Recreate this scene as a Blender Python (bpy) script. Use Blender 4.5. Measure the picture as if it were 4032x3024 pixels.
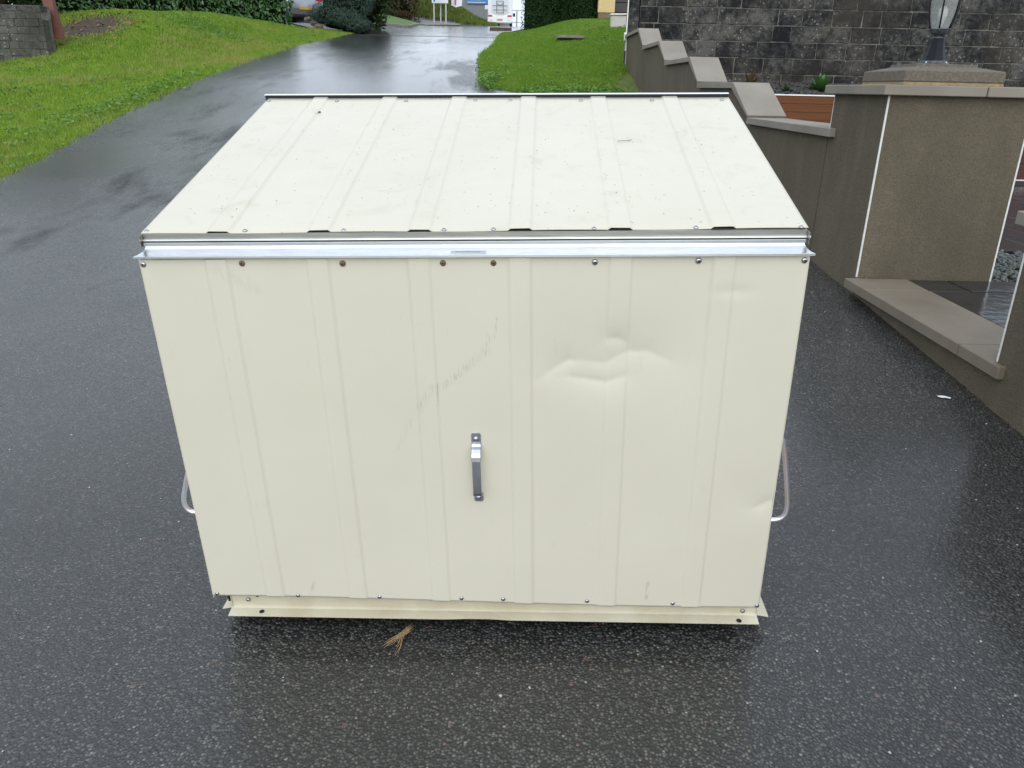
import bpy, bmesh, math, random
import numpy as np
from mathutils import Vector, Matrix
random.seed(7); rng = np.random.default_rng(7)
for o in list(bpy.data.objects): bpy.data.objects.remove(o)
SC = bpy.context.scene; COL = SC.collection

# ------------------------------------------------------------------ camera
cam = bpy.data.cameras.new('camera'); camo = bpy.data.objects.new('camera', cam); COL.objects.link(camo)
CM = Matrix(((0.9997, -0.0225, 0.0), (0.0080, 0.3575, -0.9339), (0.0210, 0.9336, 0.3576)))
camo.matrix_world = Matrix.Translation((0, 0, 1.25)) @ CM.to_4x4()
cam.sensor_width = 36; cam.lens = 3050/4032*36; cam.clip_start = .02; cam.clip_end = 3000
SC.camera = camo
# ------------------------------------------------------------------ sky, sun, exposure
SUN_EL, SUN_AZ = 34, 184
w = bpy.data.worlds.new("World"); SC.world = w; w.use_nodes = True
nt = w.node_tree; nt.nodes.clear()
out = nt.nodes.new('ShaderNodeOutputWorld'); bg = nt.nodes.new('ShaderNodeBackground')
sky = nt.nodes.new('ShaderNodeTexSky'); sky.sky_type = 'NISHITA'; sky.sun_disc = False
sky.sun_elevation = math.radians(SUN_EL); sky.sun_rotation = math.radians(SUN_AZ); sky.dust_density = 3.0
hs = nt.nodes.new('ShaderNodeHueSaturation'); hs.inputs['Saturation'].default_value = .35
mx = nt.nodes.new('ShaderNodeMix'); mx.data_type = 'RGBA'; mx.inputs[0].default_value = .78
tc = nt.nodes.new('ShaderNodeTexCoord'); nz = nt.nodes.new('ShaderNodeTexNoise'); nz.inputs['Scale'].default_value = 2.2; nz.inputs['Detail'].default_value = 4
mp = nt.nodes.new('ShaderNodeMapping'); mp.inputs['Scale'].default_value = (1, 1, 2.5)
cr = nt.nodes.new('ShaderNodeValToRGB'); cr.color_ramp.elements[0].position = .35; cr.color_ramp.elements[1].position = .68
cr.color_ramp.elements[0].color = (9.4, 10.6, 12.3, 1); cr.color_ramp.elements[1].color = (12.6, 13.9, 15.6, 1)
nt.links.new(tc.outputs['Generated'], mp.inputs[0]); nt.links.new(mp.outputs[0], nz.inputs['Vector']); nt.links.new(nz.outputs['Fac'], cr.inputs[0])
nt.links.new(sky.outputs[0], hs.inputs['Color']); nt.links.new(hs.outputs[0], mx.inputs[6]); nt.links.new(cr.outputs[0], mx.inputs[7])
nt.links.new(mx.outputs[2], bg.inputs[0]); bg.inputs[1].default_value = .078
nt.links.new(bg.outputs[0], out.inputs[0])
sl = bpy.data.lights.new('sun', 'SUN'); sl.energy = 1.05; sl.angle = math.radians(70); sl.color = (1, .985, .96)
so = bpy.data.objects.new('sun', sl); COL.objects.link(so)
az = math.radians(SUN_AZ); el = math.radians(SUN_EL)
sd = Vector((math.sin(az)*math.cos(el), math.cos(az)*math.cos(el), math.sin(el)))
so.rotation_euler = sd.to_track_quat('Z', 'Y').to_euler()
SC.view_settings.view_transform = 'Standard'; SC.view_settings.look = 'None'
SC.view_settings.exposure = 0.50; SC.view_settings.gamma = 1; SC.view_settings.use_curve_mapping = False
SC.render.engine = 'CYCLES'

# ------------------------------------------------------------------ helpers
def tag(o, label=None, cat=None, group=None, kind=None):
    if label: o['label'] = label
    if cat: o['category'] = cat
    if group: o['group'] = group
    if kind: o['kind'] = kind
    return o
def empty(name, loc=(0, 0, 0), label=None, cat=None, group=None):
    o = bpy.data.objects.new(name, None); COL.objects.link(o); o.location = loc; o.empty_display_size = .1
    return tag(o, label, cat, group)
class MB:
    def __init__(s): s.v = []; s.f = []
    def add(s, vs, fs):
        n = len(s.v); s.v += [tuple(v) for v in vs]; s.f += [tuple(i+n for i in f) for f in fs]; return s
    def box(s, a, b):
        x0, y0, z0 = a; x1, y1, z1 = b
        return s.hexa([(x0, y0, z0), (x1, y0, z0), (x1, y1, z0), (x0, y1, z0), (x0, y0, z1), (x1, y0, z1), (x1, y1, z1), (x0, y1, z1)])
    def hexa(s, p):
        return s.add(p, [(0, 3, 2, 1), (4, 5, 6, 7), (0, 1, 5, 4), (1, 2, 6, 5), (2, 3, 7, 6), (3, 0, 4, 7)])
    def tube(s, pts, r, n=10, cap=True):
        pts = [Vector(p) for p in pts]; rs = r if isinstance(r, (list, tuple)) else [r]*len(pts)
        vs = []; up = Vector((0, 0, 1)); prev = None
        for i, p in enumerate(pts):
            d = (pts[min(i+1, len(pts)-1)]-pts[max(i-1, 0)]).normalized()
            if prev is None:
                a = d.cross(up)
                if a.length < .1: a = d.cross(Vector((1, 0, 0)))
            else: a = prev-d*prev.dot(d)
            a.normalize(); prev = a; b = d.cross(a)
            for k in range(n):
                t = 2*math.pi*k/n; vs.append(p+(a*math.cos(t)+b*math.sin(t))*rs[i])
        fs = [(i*n+k, i*n+(k+1) % n, (i+1)*n+(k+1) % n, (i+1)*n+k) for i in range(len(pts)-1) for k in range(n)]
        if cap: fs += [tuple(range(n-1, -1, -1)), tuple((len(pts)-1)*n+k for k in range(n))]
        return s.add(vs, fs)
    def lathe(s, prof, c=(0, 0, 0), n=24, rot=0):
        vs = [(c[0]+r*math.cos(2*math.pi*k/n+rot), c[1]+r*math.sin(2*math.pi*k/n+rot), c[2]+z) for r, z in prof for k in range(n)]
        m = len(prof)
        fs = [(i*n+k, i*n+(k+1) % n, (i+1)*n+(k+1) % n, (i+1)*n+k) for i in range(m-1) for k in range(n)]
        fs += [tuple(range(n-1, -1, -1)), tuple((m-1)*n+k for k in range(n))]
        return s.add(vs, fs)
    def build(s, name, mat, parent=None, smooth=False, bevel=0, loc=None, seg=1):
        me = bpy.data.meshes.new(name); me.from_pydata([tuple(v) for v in s.v], [], s.f); me.update()
        if mat: me.materials.append(mat)
        if bevel:
            bm = bmesh.new(); bm.from_mesh(me); bmesh.ops.recalc_face_normals(bm, faces=bm.faces)
            bmesh.ops.bevel(bm, geom=[e for e in bm.edges if len(e.link_faces) == 2 and e.calc_face_angle(0) > .5], offset=bevel, segments=seg, affect='EDGES', clamp_overlap=True)
            bm.to_mesh(me); bm.free()
        if smooth: me.polygons.foreach_set('use_smooth', [True]*len(me.polygons))
        o = bpy.data.objects.new(name, me); COL.objects.link(o)
        if parent: o.parent = parent
        if loc: o.location = loc
        return o
def np_mesh(name, V, F, mat, parent=None, smooth=False, n=3):
    me = bpy.data.meshes.new(name); V = np.asarray(V, np.float32); F = np.asarray(F, np.int32)
    me.vertices.add(len(V)); me.vertices.foreach_set('co', V.ravel())
    me.loops.add(F.size); me.loops.foreach_set('vertex_index', F.ravel())
    me.polygons.add(len(F)); me.polygons.foreach_set('loop_start', np.arange(0, F.size, n, dtype=np.int32))
    if smooth: me.polygons.foreach_set('use_smooth', np.ones(len(F), bool))
    me.update(calc_edges=True); me.validate(); me.materials.append(mat)
    o = bpy.data.objects.new(name, me); COL.objects.link(o)
    if parent: o.parent = parent
    return o

# ---- materials
def mat(name, color=(.5, .5, .5), rough=.6, metal=0, spec=.5):
    m = bpy.data.materials.new(name); m.use_nodes = True; b = m.node_tree.nodes['Principled BSDF']
    b.inputs['Base Color'].default_value = (*color, 1); b.inputs['Roughness'].default_value = rough
    b.inputs['Metallic'].default_value = metal; b.inputs['Specular IOR Level'].default_value = spec
    return m
class NT:
    def __init__(s, m): s.t = m.node_tree; s.b = s.t.nodes['Principled BSDF']; s.pos = None
    def n(s, typ, **kw):
        x = s.t.nodes.new(typ)
        for k, v in kw.items(): setattr(x, k, v)
        return x
    def l(s, a, b): s.t.links.new(a, b)
    def P(s):
        if not s.pos: s.pos = s.n('ShaderNodeNewGeometry').outputs['Position']
        return s.pos
    def O(s): return s.n('ShaderNodeTexCoord').outputs['Object']
    def noise(s, scale, detail=4, rough=.55, vec=None, stretch=None, dist=0):
        x = s.n('ShaderNodeTexNoise'); x.inputs['Scale'].default_value = scale; x.inputs['Detail'].default_value = detail
        x.inputs['Roughness'].default_value = rough; x.inputs['Distortion'].default_value = dist
        v = vec or s.P()
        if stretch:
            mpn = s.n('ShaderNodeMapping'); mpn.inputs['Scale'].default_value = stretch; s.l(v, mpn.inputs[0]); v = mpn.outputs[0]
        s.l(v, x.inputs['Vector']); return x.outputs['Fac']
    def voro(s, scale, feature='F1', vec=None, out='Distance', rand=1):
        x = s.n('ShaderNodeTexVoronoi', feature=feature); x.inputs['Scale'].default_value = scale
        x.inputs['Randomness'].default_value = rand
        s.l(vec or s.P(), x.inputs['Vector']); return x.outputs[out]
    def ramp(s, f, stops, interp='LINEAR'):
        x = s.n('ShaderNodeValToRGB'); e = x.color_ramp.elements; x.color_ramp.interpolation = interp
        while len(e) < len(stops): e.new(.5)
        for i, (p, c) in enumerate(stops):
            e[i].position = p; e[i].color = (*c, 1) if isinstance(c, (tuple, list)) else (c, c, c, 1)
        s.l(f, x.inputs[0]); return x.outputs[0]
    def mix(s, f, a, b, typ='MIX'):
        x = s.n('ShaderNodeMix', data_type='RGBA', blend_type=typ)
        for i, v in ((0, f), (6, a), (7, b)):
            if hasattr(v, 'is_linked'): s.l(v, x.inputs[i])
            elif isinstance(v, (tuple, list)): x.inputs[i].default_value = (*v, 1)
            else: x.inputs[i].default_value = v if i == 0 else (v, v, v, 1)
        return x.outputs[2]
    def math(s, op, a, b=0):
        x = s.n('ShaderNodeMath', operation=op)
        for i, v in ((0, a), (1, b)):
            if hasattr(v, 'is_linked'): s.l(v, x.inputs[i])
            else: x.inputs[i].default_value = v
        return x.outputs[0]
    def color(s, c): s.l(c, s.b.inputs['Base Color'])
    def rough(s, r): s.l(r, s.b.inputs['Roughness'])
    def bump(s, h, strength=.3, dist=.01):
        x = s.n('ShaderNodeBump'); x.inputs['Strength'].default_value = strength; x.inputs['Distance'].default_value = dist
        s.l(h, x.inputs['Height']); s.l(x.outputs[0], s.b.inputs['Normal']); return x

def m_asphalt():
    m = mat('wet_asphalt', rough=.3); t = NT(m)
    # binder, chips of differing stone and bigger damp patches
    chips = t.voro(135, out='Color'); sep = t.n('ShaderNodeSeparateColor'); t.l(chips, sep.inputs[0])
    d = t.voro(135)
    stone = t.ramp(sep.outputs[0], [(0, (.021, .0215, .0215)), (.28, (.038, .0385, .038)), (.55, (.056, .056, .052)), (.78, (.086, .085, .078)), (.91, (.120, .116, .104)), (.965, (.165, .155, .135)), (.985, (.165, .095, .07)), (1, (.27, .275, .25))])
    base = t.mix(t.ramp(d, [(.36, 1), (.60, 0)]), (.0165, .0165, .0160), stone)
    big = t.voro(26, out='Distance'); bigc = t.voro(26, out='Color'); sb = t.n('ShaderNodeSeparateColor'); t.l(bigc, sb.inputs[0])
    msk = t.math('MULTIPLY', t.math('LESS_THAN', big, .17), t.math('GREATER_THAN', sb.outputs[1], .88))
    base = t.mix(msk, base, t.ramp(sb.outputs[0], [(0, (.05, .055, .05)), (.5, (.10, .09, .08)), (1, (.13, .075, .06))]))
    patch = t.ramp(t.noise(.7, 5, .6), [(.34, .60), (.64, 1.22)])
    t.color(t.mix(1, base, patch, 'MULTIPLY'))
    film = t.noise(.45, 5, .62, stretch=(1, .45, 1)); fine = t.noise(28, 3, .6)
    strk = t.noise(1.1, 5, .65, stretch=(.9, .28, 1), dist=.4)
    rr = t.ramp(t.math('ADD', t.math('ADD', t.math('MULTIPLY', film, .45), t.math('MULTIPLY', strk, .55)), t.math('MULTIPLY', t.math('SUBTRACT', fine, .5), .35)), [(.38, .60), (.47, .36), (.56, .25), (.64, .19)])
    sy = t.n('ShaderNodeSeparateXYZ'); t.l(t.P(), sy.inputs[0]); far = t.n('ShaderNodeMapRange'); far.inputs[1].default_value = 4.5; far.inputs[2].default_value = 12; t.l(sy.outputs['Y'], far.inputs[0]); far = far.outputs[0]
    sy = t.n('ShaderNodeSeparateXYZ'); t.l(t.P(), sy.inputs[0])
    wetm = t.math('ADD', t.math('MULTIPLY', film, .45), t.math('MULTIPLY', strk, .55))
    near = t.n('ShaderNodeMapRange'); near.inputs[1].default_value = 2.6; near.inputs[2].default_value = 4.6; near.inputs[3].default_value = .13; near.inputs[4].default_value = 0; t.l(sy.outputs['Y'], near.inputs[0])
    wetm = t.math('ADD', wetm, near.outputs[0])
    t.l(t.ramp(wetm, [(.43, .05), (.50, .5)]), t.b.inputs['Coat Weight'])
    t.l(t.ramp(wetm, [(.42, .14), (.49, .5)]), t.b.inputs['Specular IOR Level'])
    t.rough(t.math('MULTIPLY', rr, t.math('SUBTRACT', 1.0, t.math('MULTIPLY', far, .52))))
    h = t.math('ADD', t.math('MULTIPLY', t.ramp(d, [(.15, 1), (.7, 0)]), .55), t.math('MULTIPLY', t.noise(60, 3), .9))
    h = t.math('ADD', h, t.math('MULTIPLY', t.noise(9, 4, .6), .9))
    b = t.bump(h, .42, .005)
    t.l(t.math('SUBTRACT', .95, t.math('MULTIPLY', far, .85)), b.inputs['Strength'])
    t.b.inputs['Coat Roughness'].default_value = .20
    return m
def m_grass(name, a, b_, c, dry):
    m = mat(name, rough=.5, spec=.3); t = NT(m)
    n1 = t.noise(.62, 6, .68); n2 = t.noise(6, 3, .6); n3 = t.noise(90, 2)
    col = t.ramp(n2, [(.25, a), (.5, b_), (.75, c)])
    col = t.mix(t.ramp(n1, [(.48, 0), (.64, .75)]), col, dry)
    col = t.mix(t.ramp(n3, [(.3, 0), (.7, .5)]), col, c)
    t.color(col); t.b.inputs['Subsurface Weight'].default_value = 0
    return m
def add_translucent(m, col, f=.35):
    t = m.node_tree; b = t.nodes['Principled BSDF']; o = t.nodes['Material Output']
    tr = t.nodes.new('ShaderNodeBsdfTranslucent'); mxs = t.nodes.new('ShaderNodeMixShader'); mxs.inputs[0].default_value = f
    src = b.inputs['Base Color'].links
    if src: t.links.new(src[0].from_socket, tr.inputs[0])
    else: tr.inputs[0].default_value = (*col, 1)
    t.links.new(b.outputs[0], mxs.inputs[1]); t.links.new(tr.outputs[0], mxs.inputs[2]); t.links.new(mxs.outputs[0], o.inputs[0])
def m_leaf(name, a, b_, c, rough=.45, scale=7, trans=.2, spec=.5):
    m = mat(name, rough=rough, spec=spec); t = NT(m)
    oi = t.n('ShaderNodeNewGeometry').outputs['Random Per Island']
    col = t.ramp(oi, [(0, a), (.5, b_), (1, c)])
    col = t.mix(t.ramp(t.noise(scale, 2), [(.35, 0), (.7, .6)]), col, c)
    t.color(col)
    if trans: add_translucent(m, c, trans)
    return m
def m_noisy(name, a, b_, scale=8, rough=.8, bump=.3, bscale=60, bd=.003, detail=5, stretch=None, metal=0, spec=.5):
    m = mat(name, rough=rough, metal=metal, spec=spec); t = NT(m)
    t.color(t.ramp(t.noise(scale, detail, .6, stretch=stretch), [(.3, a), (.7, b_)]))
    if bump: t.bump(t.noise(bscale, 4, .6), bump, bd)
    return m
def m_render(name, a, b_):
    m = mat(name, rough=.85, spec=.25); t = NT(m)
    n = t.noise(1.6, 5, .6, stretch=(1, 1, .5)); st = t.noise(7, 4, .6, stretch=(1, 1, .12))
    col = t.ramp(n, [(.3, a), (.7, b_)])
    col = t.mix(t.ramp(st, [(.45, 0), (.75, .45)]), col, tuple(x*1.35 for x in b_))
    big = t.noise(.9, 6, .7); col = t.mix(t.ramp(big, [(.42, .32), (.56, 0)]), col, (a[0]*.62, a[1]*.70, a[2]*.62))
    col = t.mix(t.ramp(t.noise(3.5, 5, .7), [(.60, 0), (.72, .25)]), col, (.095, .090, .052))
    g = t.noise(170, 3, .6)
    col = t.mix(t.ramp(g, [(.35, .55), (.6, 0)]), col, tuple(x*.55 for x in a))
    t.color(col); t.bump(t.math('ADD', g, t.math('MULTIPLY', t.noise(75, 3), .8)), .75, .006)
    return m
def m_block(name, lo=(.006, .006, .008), mid=(.032, .031, .030), hi=(.10, .097, .086), warm=(.060, .052, .038), lich=.55):
    m = mat(name, rough=.85, spec=.3); t = NT(m)
    oi = t.n('ShaderNodeObjectInfo').outputs['Random']
    n = t.noise(1.3, 9, .78); n2 = t.noise(14, 5, .65)
    s = t.math('ADD', t.math('MULTIPLY', n, .80), t.math('MULTIPLY', n2, .25)); s = t.math('ADD', s, t.math('MULTIPLY', t.math('SUBTRACT', oi, .5), .045))
    col = t.ramp(s, [(.46, lo), (.53, mid), (.62, hi)])
    col = t.mix(t.ramp(t.noise(.9, 4), [(.45, 0), (.7, .7)]), col, warm)
    v = t.voro(13, out='Distance'); vm = t.noise(1.3, 4, .6)
    spots = t.math('MULTIPLY', t.math('LESS_THAN', t.math('ADD', v, t.math('MULTIPLY', n2, .35)), .37), t.ramp(vm, [(.46, 0), (.54, 1)]))
    col = t.mix(t.math('MULTIPLY', spots, lich), col, (.28, .28, .25))
    t.color(col); t.bump(t.math('ADD', n2, t.noise(60, 4)), .8, .012)
    return m
def m_cream(name='cream_coated_steel'):
    m = mat(name, rough=.42, spec=.4); t = NT(m); o = t.O()
    base = t.ramp(t.noise(3, 5, .6, vec=o), [(.3, (.635, .603, .488)), (.7, (.668, .636, .522))])
    dirt = t.noise(55, 4, .7, vec=o, stretch=(1, 1, .35)); big = t.noise(4, 3, .6, vec=o)
    f = t.math('MULTIPLY', t.ramp(dirt, [(.62, 0), (.8, .5)]), t.ramp(big, [(.45, 0), (.7, .8)]))
    col = t.mix(f, base, (.33, .31, .24))
    # scuffs: short strokes along given segments (object space x, z)
    sx = t.n('ShaderNodeSeparateXYZ'); t.l(o, sx.inputs[0]); X, Z = sx.outputs['X'], sx.outputs['Z']; Yl = sx.outputs['Y']
    streak = t.ramp(t.noise(60, 3, .6, vec=o, stretch=(6, 1, .6)), [(.44, 0), (.62, 1)])
    tot = None
    for (x0, z0, x1, z1, wd, st) in [(.724, .735, .719, .693, .003, 1.3), (.711, .694, .700, .675, .005, .9), (.700, .665, .655, .622, .013, .55), (.655, .625, .603, .578, .011, .7), (.594, .590, .592, .535, .0025, 1.2), (.580, .578, .549, .525, .012, .5),
                                     (.262, .055, .247, .012, .006, 1.0), (1.0695, .065, .0, .0, 0, 0), (1.070, .064, .1069e1, .020, .006, 1.2), (.16, .84, .23, .80, .02, .3), (.53, .50, .50, .43, .010, .25)]:
        if wd == 0: continue
        dx, dz = x1-x0, z1-z0; L2 = dx*dx+dz*dz
        px = t.math('SUBTRACT', X, x0); pz = t.math('SUBTRACT', Z, z0)
        h = t.n('ShaderNodeMath', operation='DIVIDE'); h.use_clamp = True
        t.l(t.math('ADD', t.math('MULTIPLY', px, dx), t.math('MULTIPLY', pz, dz)), h.inputs[0]); h.inputs[1].default_value = L2
        ex = t.math('SUBTRACT', px, t.math('MULTIPLY', h.outputs[0], dx)); ez = t.math('SUBTRACT', pz, t.math('MULTIPLY', h.outputs[0], dz))
        dd = t.math('SQRT', t.math('ADD', t.math('MULTIPLY', ex, ex), t.math('MULTIPLY', ez, ez)))
        mk = t.n('ShaderNodeMapRange'); mk.inputs[1].default_value = wd; mk.inputs[2].default_value = wd*.3; mk.inputs[3].default_value = 0; mk.inputs[4].default_value = st; t.l(dd, mk.inputs[0])
        tot = mk.outputs[0] if tot is None else t.math('MAXIMUM', tot, mk.outputs[0])
    fr = t.math('MULTIPLY', tot, t.math('LESS_THAN', Yl, .02))
    col = t.mix(t.math('MULTIPLY', t.math('MULTIPLY', fr, streak), .5), col, (.26, .26, .24))
    t.color(col)
    t.rough(t.ramp(big, [(.3, .36), (.7, .5)]))
    t.bump(t.math('ADD', t.noise(230, 3, .6, vec=o), t.math('MULTIPLY', t.noise(9, 3, .5, vec=o), 1.2)), .10, .002)
    return m
def m_lid():
    m = mat('cream_coated_lid', rough=.38, spec=.45); t = NT(m); o = t.O()
    base = t.ramp(t.noise(2.4, 5, .6, vec=o), [(.3, (.585, .555, .455)), (.7, (.62, .59, .488))])
    spk = t.voro(48, vec=o); sc = t.n('ShaderNodeSeparateColor'); t.l(t.voro(48, vec=o, out='Color'), sc.inputs[0])
    f = t.math('MULTIPLY', t.math('LESS_THAN', spk, .11), t.math('GREATER_THAN', sc.outputs[0], .72))
    col = t.mix(t.math('MULTIPLY', f, .55), base, (.22, .20, .15))
    smear = t.noise(11, 6, .72, vec=o, dist=.6)
    col = t.mix(t.ramp(smear, [(.56, 0), (.8, .45)]), col, (.42, .40, .31))
    t.color(col); t.rough(t.ramp(smear, [(.35, .30), (.65, .48)]))
    t.bump(t.noise(7, 3, .5, vec=o), .12, .004)
    return m
M = dict(
    asphalt=m_asphalt(), cream=m_cream(), lid=m_lid(),
    cream_dirty=m_noisy('cream_base_dirty', (.52, .47, .33), (.64, .61, .48), 9, .5, .1, 60),
    alu=m_noisy('mill_aluminium', (.66, .69, .72), (.80, .82, .84), 30, .30, .04, 200, metal=1, stretch=(.3, 6, 6)),
    alu_dull=m_noisy('dull_aluminium', (.40, .40, .38), (.54, .54, .51), 30, .38, .05, 200, metal=1, stretch=(.3, 6, 6)),
    zinc=m_noisy('zinc_strap', (.40, .43, .48), (.52, .55, .60), 40, .30, .05, 200, metal=1),
    screw=mat('screw_head', (.45, .46, .48), .28, 1), screw_rust=m_noisy('rusty_screw', (.10, .05, .025), (.30, .22, .15), 300, .6, .1, 300, metal=.5),
    black=mat('black_gap', (.008, .008, .009), .7), passivated=None,
    render=m_render('brown_green_render', (.118, .098, .068), (.160, .134, .096)),
    coping=m_noisy('grey_coping', (.195, .172, .138), (.265, .236, .195), 2.2, .75, .25, 140, .002),
    slab=m_noisy('brown_step_slab', (.150, .122, .088), (.215, .180, .135), 2.5, .7, .3, 140, .002),
    bead=m_noisy('white_bead', (.62, .62, .58), (.75, .75, .72), 30, .5, .1, 100),
    cap=m_noisy('pebbledash_cap', (.10, .082, .06), (.17, .145, .115), 60, .9, .9, 130, .006),
    mortar_y=m_noisy('yellow_mortar', (.20, .145, .07), (.30, .235, .14), 40, .9, .6, 90, .006),
    block=m_block('dark_stained_block'), block_l=m_block('old_grey_block', (.03, .03, .028), (.085, .085, .078), (.14, .14, .125), (.08, .08, .06), .8),
    mortar=m_noisy('wall_mortar', (.035, .032, .027), (.24, .225, .19), 6, .95, .5, 80, .006),
    soil=m_noisy('soil', (.035, .025, .017), (.085, .06, .04), 12, .95, .6, 40, .02),
    slatechip=m_noisy('slate_chips', (.018, .020, .021), (.055, .058, .06), 25, .6, .4, 60),
    slate=m_noisy('wet_black_slate', (.014, .015, .017), (.028, .030, .034), 6, .14, .5, 16, .004, stretch=(1, 3, 1)),
    greenchip=m_leaf('gravel_chip', (.03, .036, .032), (.06, .07, .062), (.12, .135, .12), .5, trans=0),
    board=m_noisy('orange_brown_board', (.085, .027, .006), (.125, .042, .009), 5, .5, .15, 60, stretch=(.15, 2, 12), spec=.25),
    board_d=m_noisy('red_brown_board', (.055, .018, .012), (.075, .026, .018), 5, .35, .15, 60, stretch=(.15, 2, 12)),
    post_red=m_noisy('red_brown_post', (.10, .028, .016), (.15, .045, .028), 8, .6, .2, 60),
    lampblack=m_noisy('black_painted_cast', (.004, .005, .009), (.008, .010, .016), 20, .5, .15, 60, spec=.22),
    lampworn=m_noisy('flaking_black_paint', (.006, .008, .012), (.12, .13, .14), 38, .55, .2, 80),
    frost=mat('clear_glass', (.40, .42, .41), .08, spec=.6), bulb=mat('bulb', (.75, .75, .72), .25),
    white=m_noisy('white_gloss', (.72, .73, .74), (.80, .81, .82), 2, .25, 0), grey_pl=mat('grey_plastic', (.09, .09, .095), .5),
    van_grey=mat('van_moulding', (.60, .62, .66), .3), red=mat('red_lens', (.45, .015, .02), .15), amber=mat('amber_plate', (.55, .30, .03), .4),
    silver=mat('silver_paint', (.33, .36, .40), .25, .6), tyre=mat('tyre', (.012, .012, .013), .7), glass=mat('dark_glass', (.012, .014, .016), .06),
    alloy=mat('alloy', (.5, .5, .52), .3, 1), yellow=m_noisy('yellow_render', (.60, .45, .21), (.68, .53, .27), 12, .85, .4, 50, .006),
    brick=m_noisy('plinth_brick', (.16, .10, .07), (.24, .16, .12), 12, .85, .3, 60), door=m_noisy('brown_garage_panel', (.035, .022, .022), (.045, .03, .03), 4, .45, .1, 40),
    whitewall=m_noisy('offwhite_render', (.46, .44, .38), (.54, .52, .46), 5, .8, .3, 60), bark=m_noisy('bark', (.05, .035, .025), (.10, .075, .05), 12, .95, .7, 40, .02),
    corr=m_noisy('grey_steel_cladding', (.16, .175, .19), (.21, .23, .245), 3, .45, 0), blue=mat('blue_sign', (.02, .16, .42), .4), signw=mat('sign_white', (.62, .64, .68), .4),
    galv=m_noisy('galvanised', (.30, .31, .33), (.42, .43, .45), 10, .45, 0, metal=.6), kerb=m_noisy('concrete_kerb', (.15, .145, .13), (.25, .24, .22), 6, .9, .4, 60),
    kerb_br=m_noisy('brown_kerb', (.07, .05, .04), (.13, .10, .08), 9, .9, .4, 60), stone=m_noisy('pale_rock', (.16, .12, .10), (.30, .24, .21), 9, .9, .5, 30, .01),
    paper=mat('white_paper', (.75, .77, .80), .6), straw=m_noisy('straw', (.14, .08, .035), (.46, .33, .17), 160, .7, .2, 200), twig=mat('twig', (.05, .032, .018), .8),
    sandst=m_noisy('buff_stone', (.26, .21, .15), (.34, .28, .21), 12, .85, .3, 90), leafdry=mat('dry_leaf', (.28, .13, .05), .7), beige_leaf=mat('pale_leaf', (.42, .24, .18), .7),
)
grass_g = m_grass('mown_grass', (.125, .225, .020), (.185, .315, .026), (.27, .39, .05), (.38, .33, .12)); add_translucent(grass_g, None, .3)
soilgrass = m_noisy('turf_soil', (.075, .11, .015), (.14, .18, .03), 3, .95, .8, 30, .03)
laurel = m_leaf('laurel_leaf', (.022, .075, .014), (.040, .118, .022), (.075, .165, .040), .28, trans=.12, spec=.6)
clipped = m_leaf('clipped_conifer', (.008, .032, .009), (.014, .052, .012), (.028, .080, .018), .6, 5, .1, .2)
juniper = m_leaf('juniper_spray', (.018, .040, .028), (.035, .070, .050), (.065, .105, .075), .6, 4, .1, .2)
darkleaf = m_leaf('dark_tree_leaf', (.012, .028, .010), (.024, .048, .014), (.050, .070, .022), .6, 1.2, .1, .2)
brownleaf = m_leaf('brown_twigs', (.030, .020, .010), (.065, .042, .020), (.10, .07, .03), .7, 1.5, .1, .2)
grass_r = m_grass('verge_grass', (.085, .185, .014), (.130, .255, .020), (.190, .315, .034), (.23, .30, .05)); add_translucent(grass_r, None, .3)
weed = m_leaf('weed_leaf', (.085, .19, .03), (.13, .26, .045), (.17, .31, .07), .6, 8, .25, .25)
rough_g = m_leaf('rough_grass', (.07, .10, .02), (.13, .15, .035), (.16, .22, .04), .6, .25, .2, .2)
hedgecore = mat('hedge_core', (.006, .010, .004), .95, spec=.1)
M['frost'].node_tree.nodes['Principled BSDF'].inputs['Alpha'].default_value = .42
# iridescent passivated steel for the side handles
pm = mat('passivated_steel', (.6, .6, .6), .38, .85); t = NT(pm)
t.color(t.ramp(t.noise(14, 2, .5), [(.3, (.82, .72, .62)), (.45, (.88, .78, .80)), (.55, (.80, .80, .92)), (.7, (.82, .90, .88))])); M['passivated'] = pm

# ------------------------------------------------------------------ terrain
PY = [-6, 0, 2.5, 4.5, 6, 8, 10, 12, 14, 16, 18, 20, 24, 28, 40, 60, 82, 90, 120, 700]
PZ = [-.48, -.124, .033, .175, .325, .515, .76, 1.05, 1.38, 1.68, 1.95, 2.17, 2.55, 2.88, 3.75, 5.15, 6.7, 7.0, 5.5, -60]
YY = np.linspace(-8, 700, 35401); ZZ = np.interp(YY, PY, PZ)
k = np.ones(61)/61; ZS = np.convolve(np.pad(ZZ, 30, mode='edge'), k, mode='valid')
def prof(Y): return np.interp(Y, YY, ZS)
LY = [-6, 3, 6.9, 8.2, 9.3, 10.6, 12.5, 14.5, 17.3, 20.3, 24.0]; LX = [-3.6, -3.75, -4.5, -4.74, -4.91, -5.08, -5.17, -5.06, -4.93, -4.86, -4.95]
RY = [-6, 11.9, 12.4, 12.55, 12.76, 13.14, 13.71, 15.5, 17.4, 19.0, 21.0, 24.0]; RX = [1.9, 1.9, 1.58, .61, .03, -.49, -.62, -.74, -.80, -.66, -.61, -.60]
def xl(Y): return np.interp(Y, LY, LX)
def xr(Y): return np.interp(Y, RY, RX)
def sstep(a, b, x): t_ = np.clip((x-a)/(b-a), 0, 1); return t_*t_*(3-2*t_)
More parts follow.
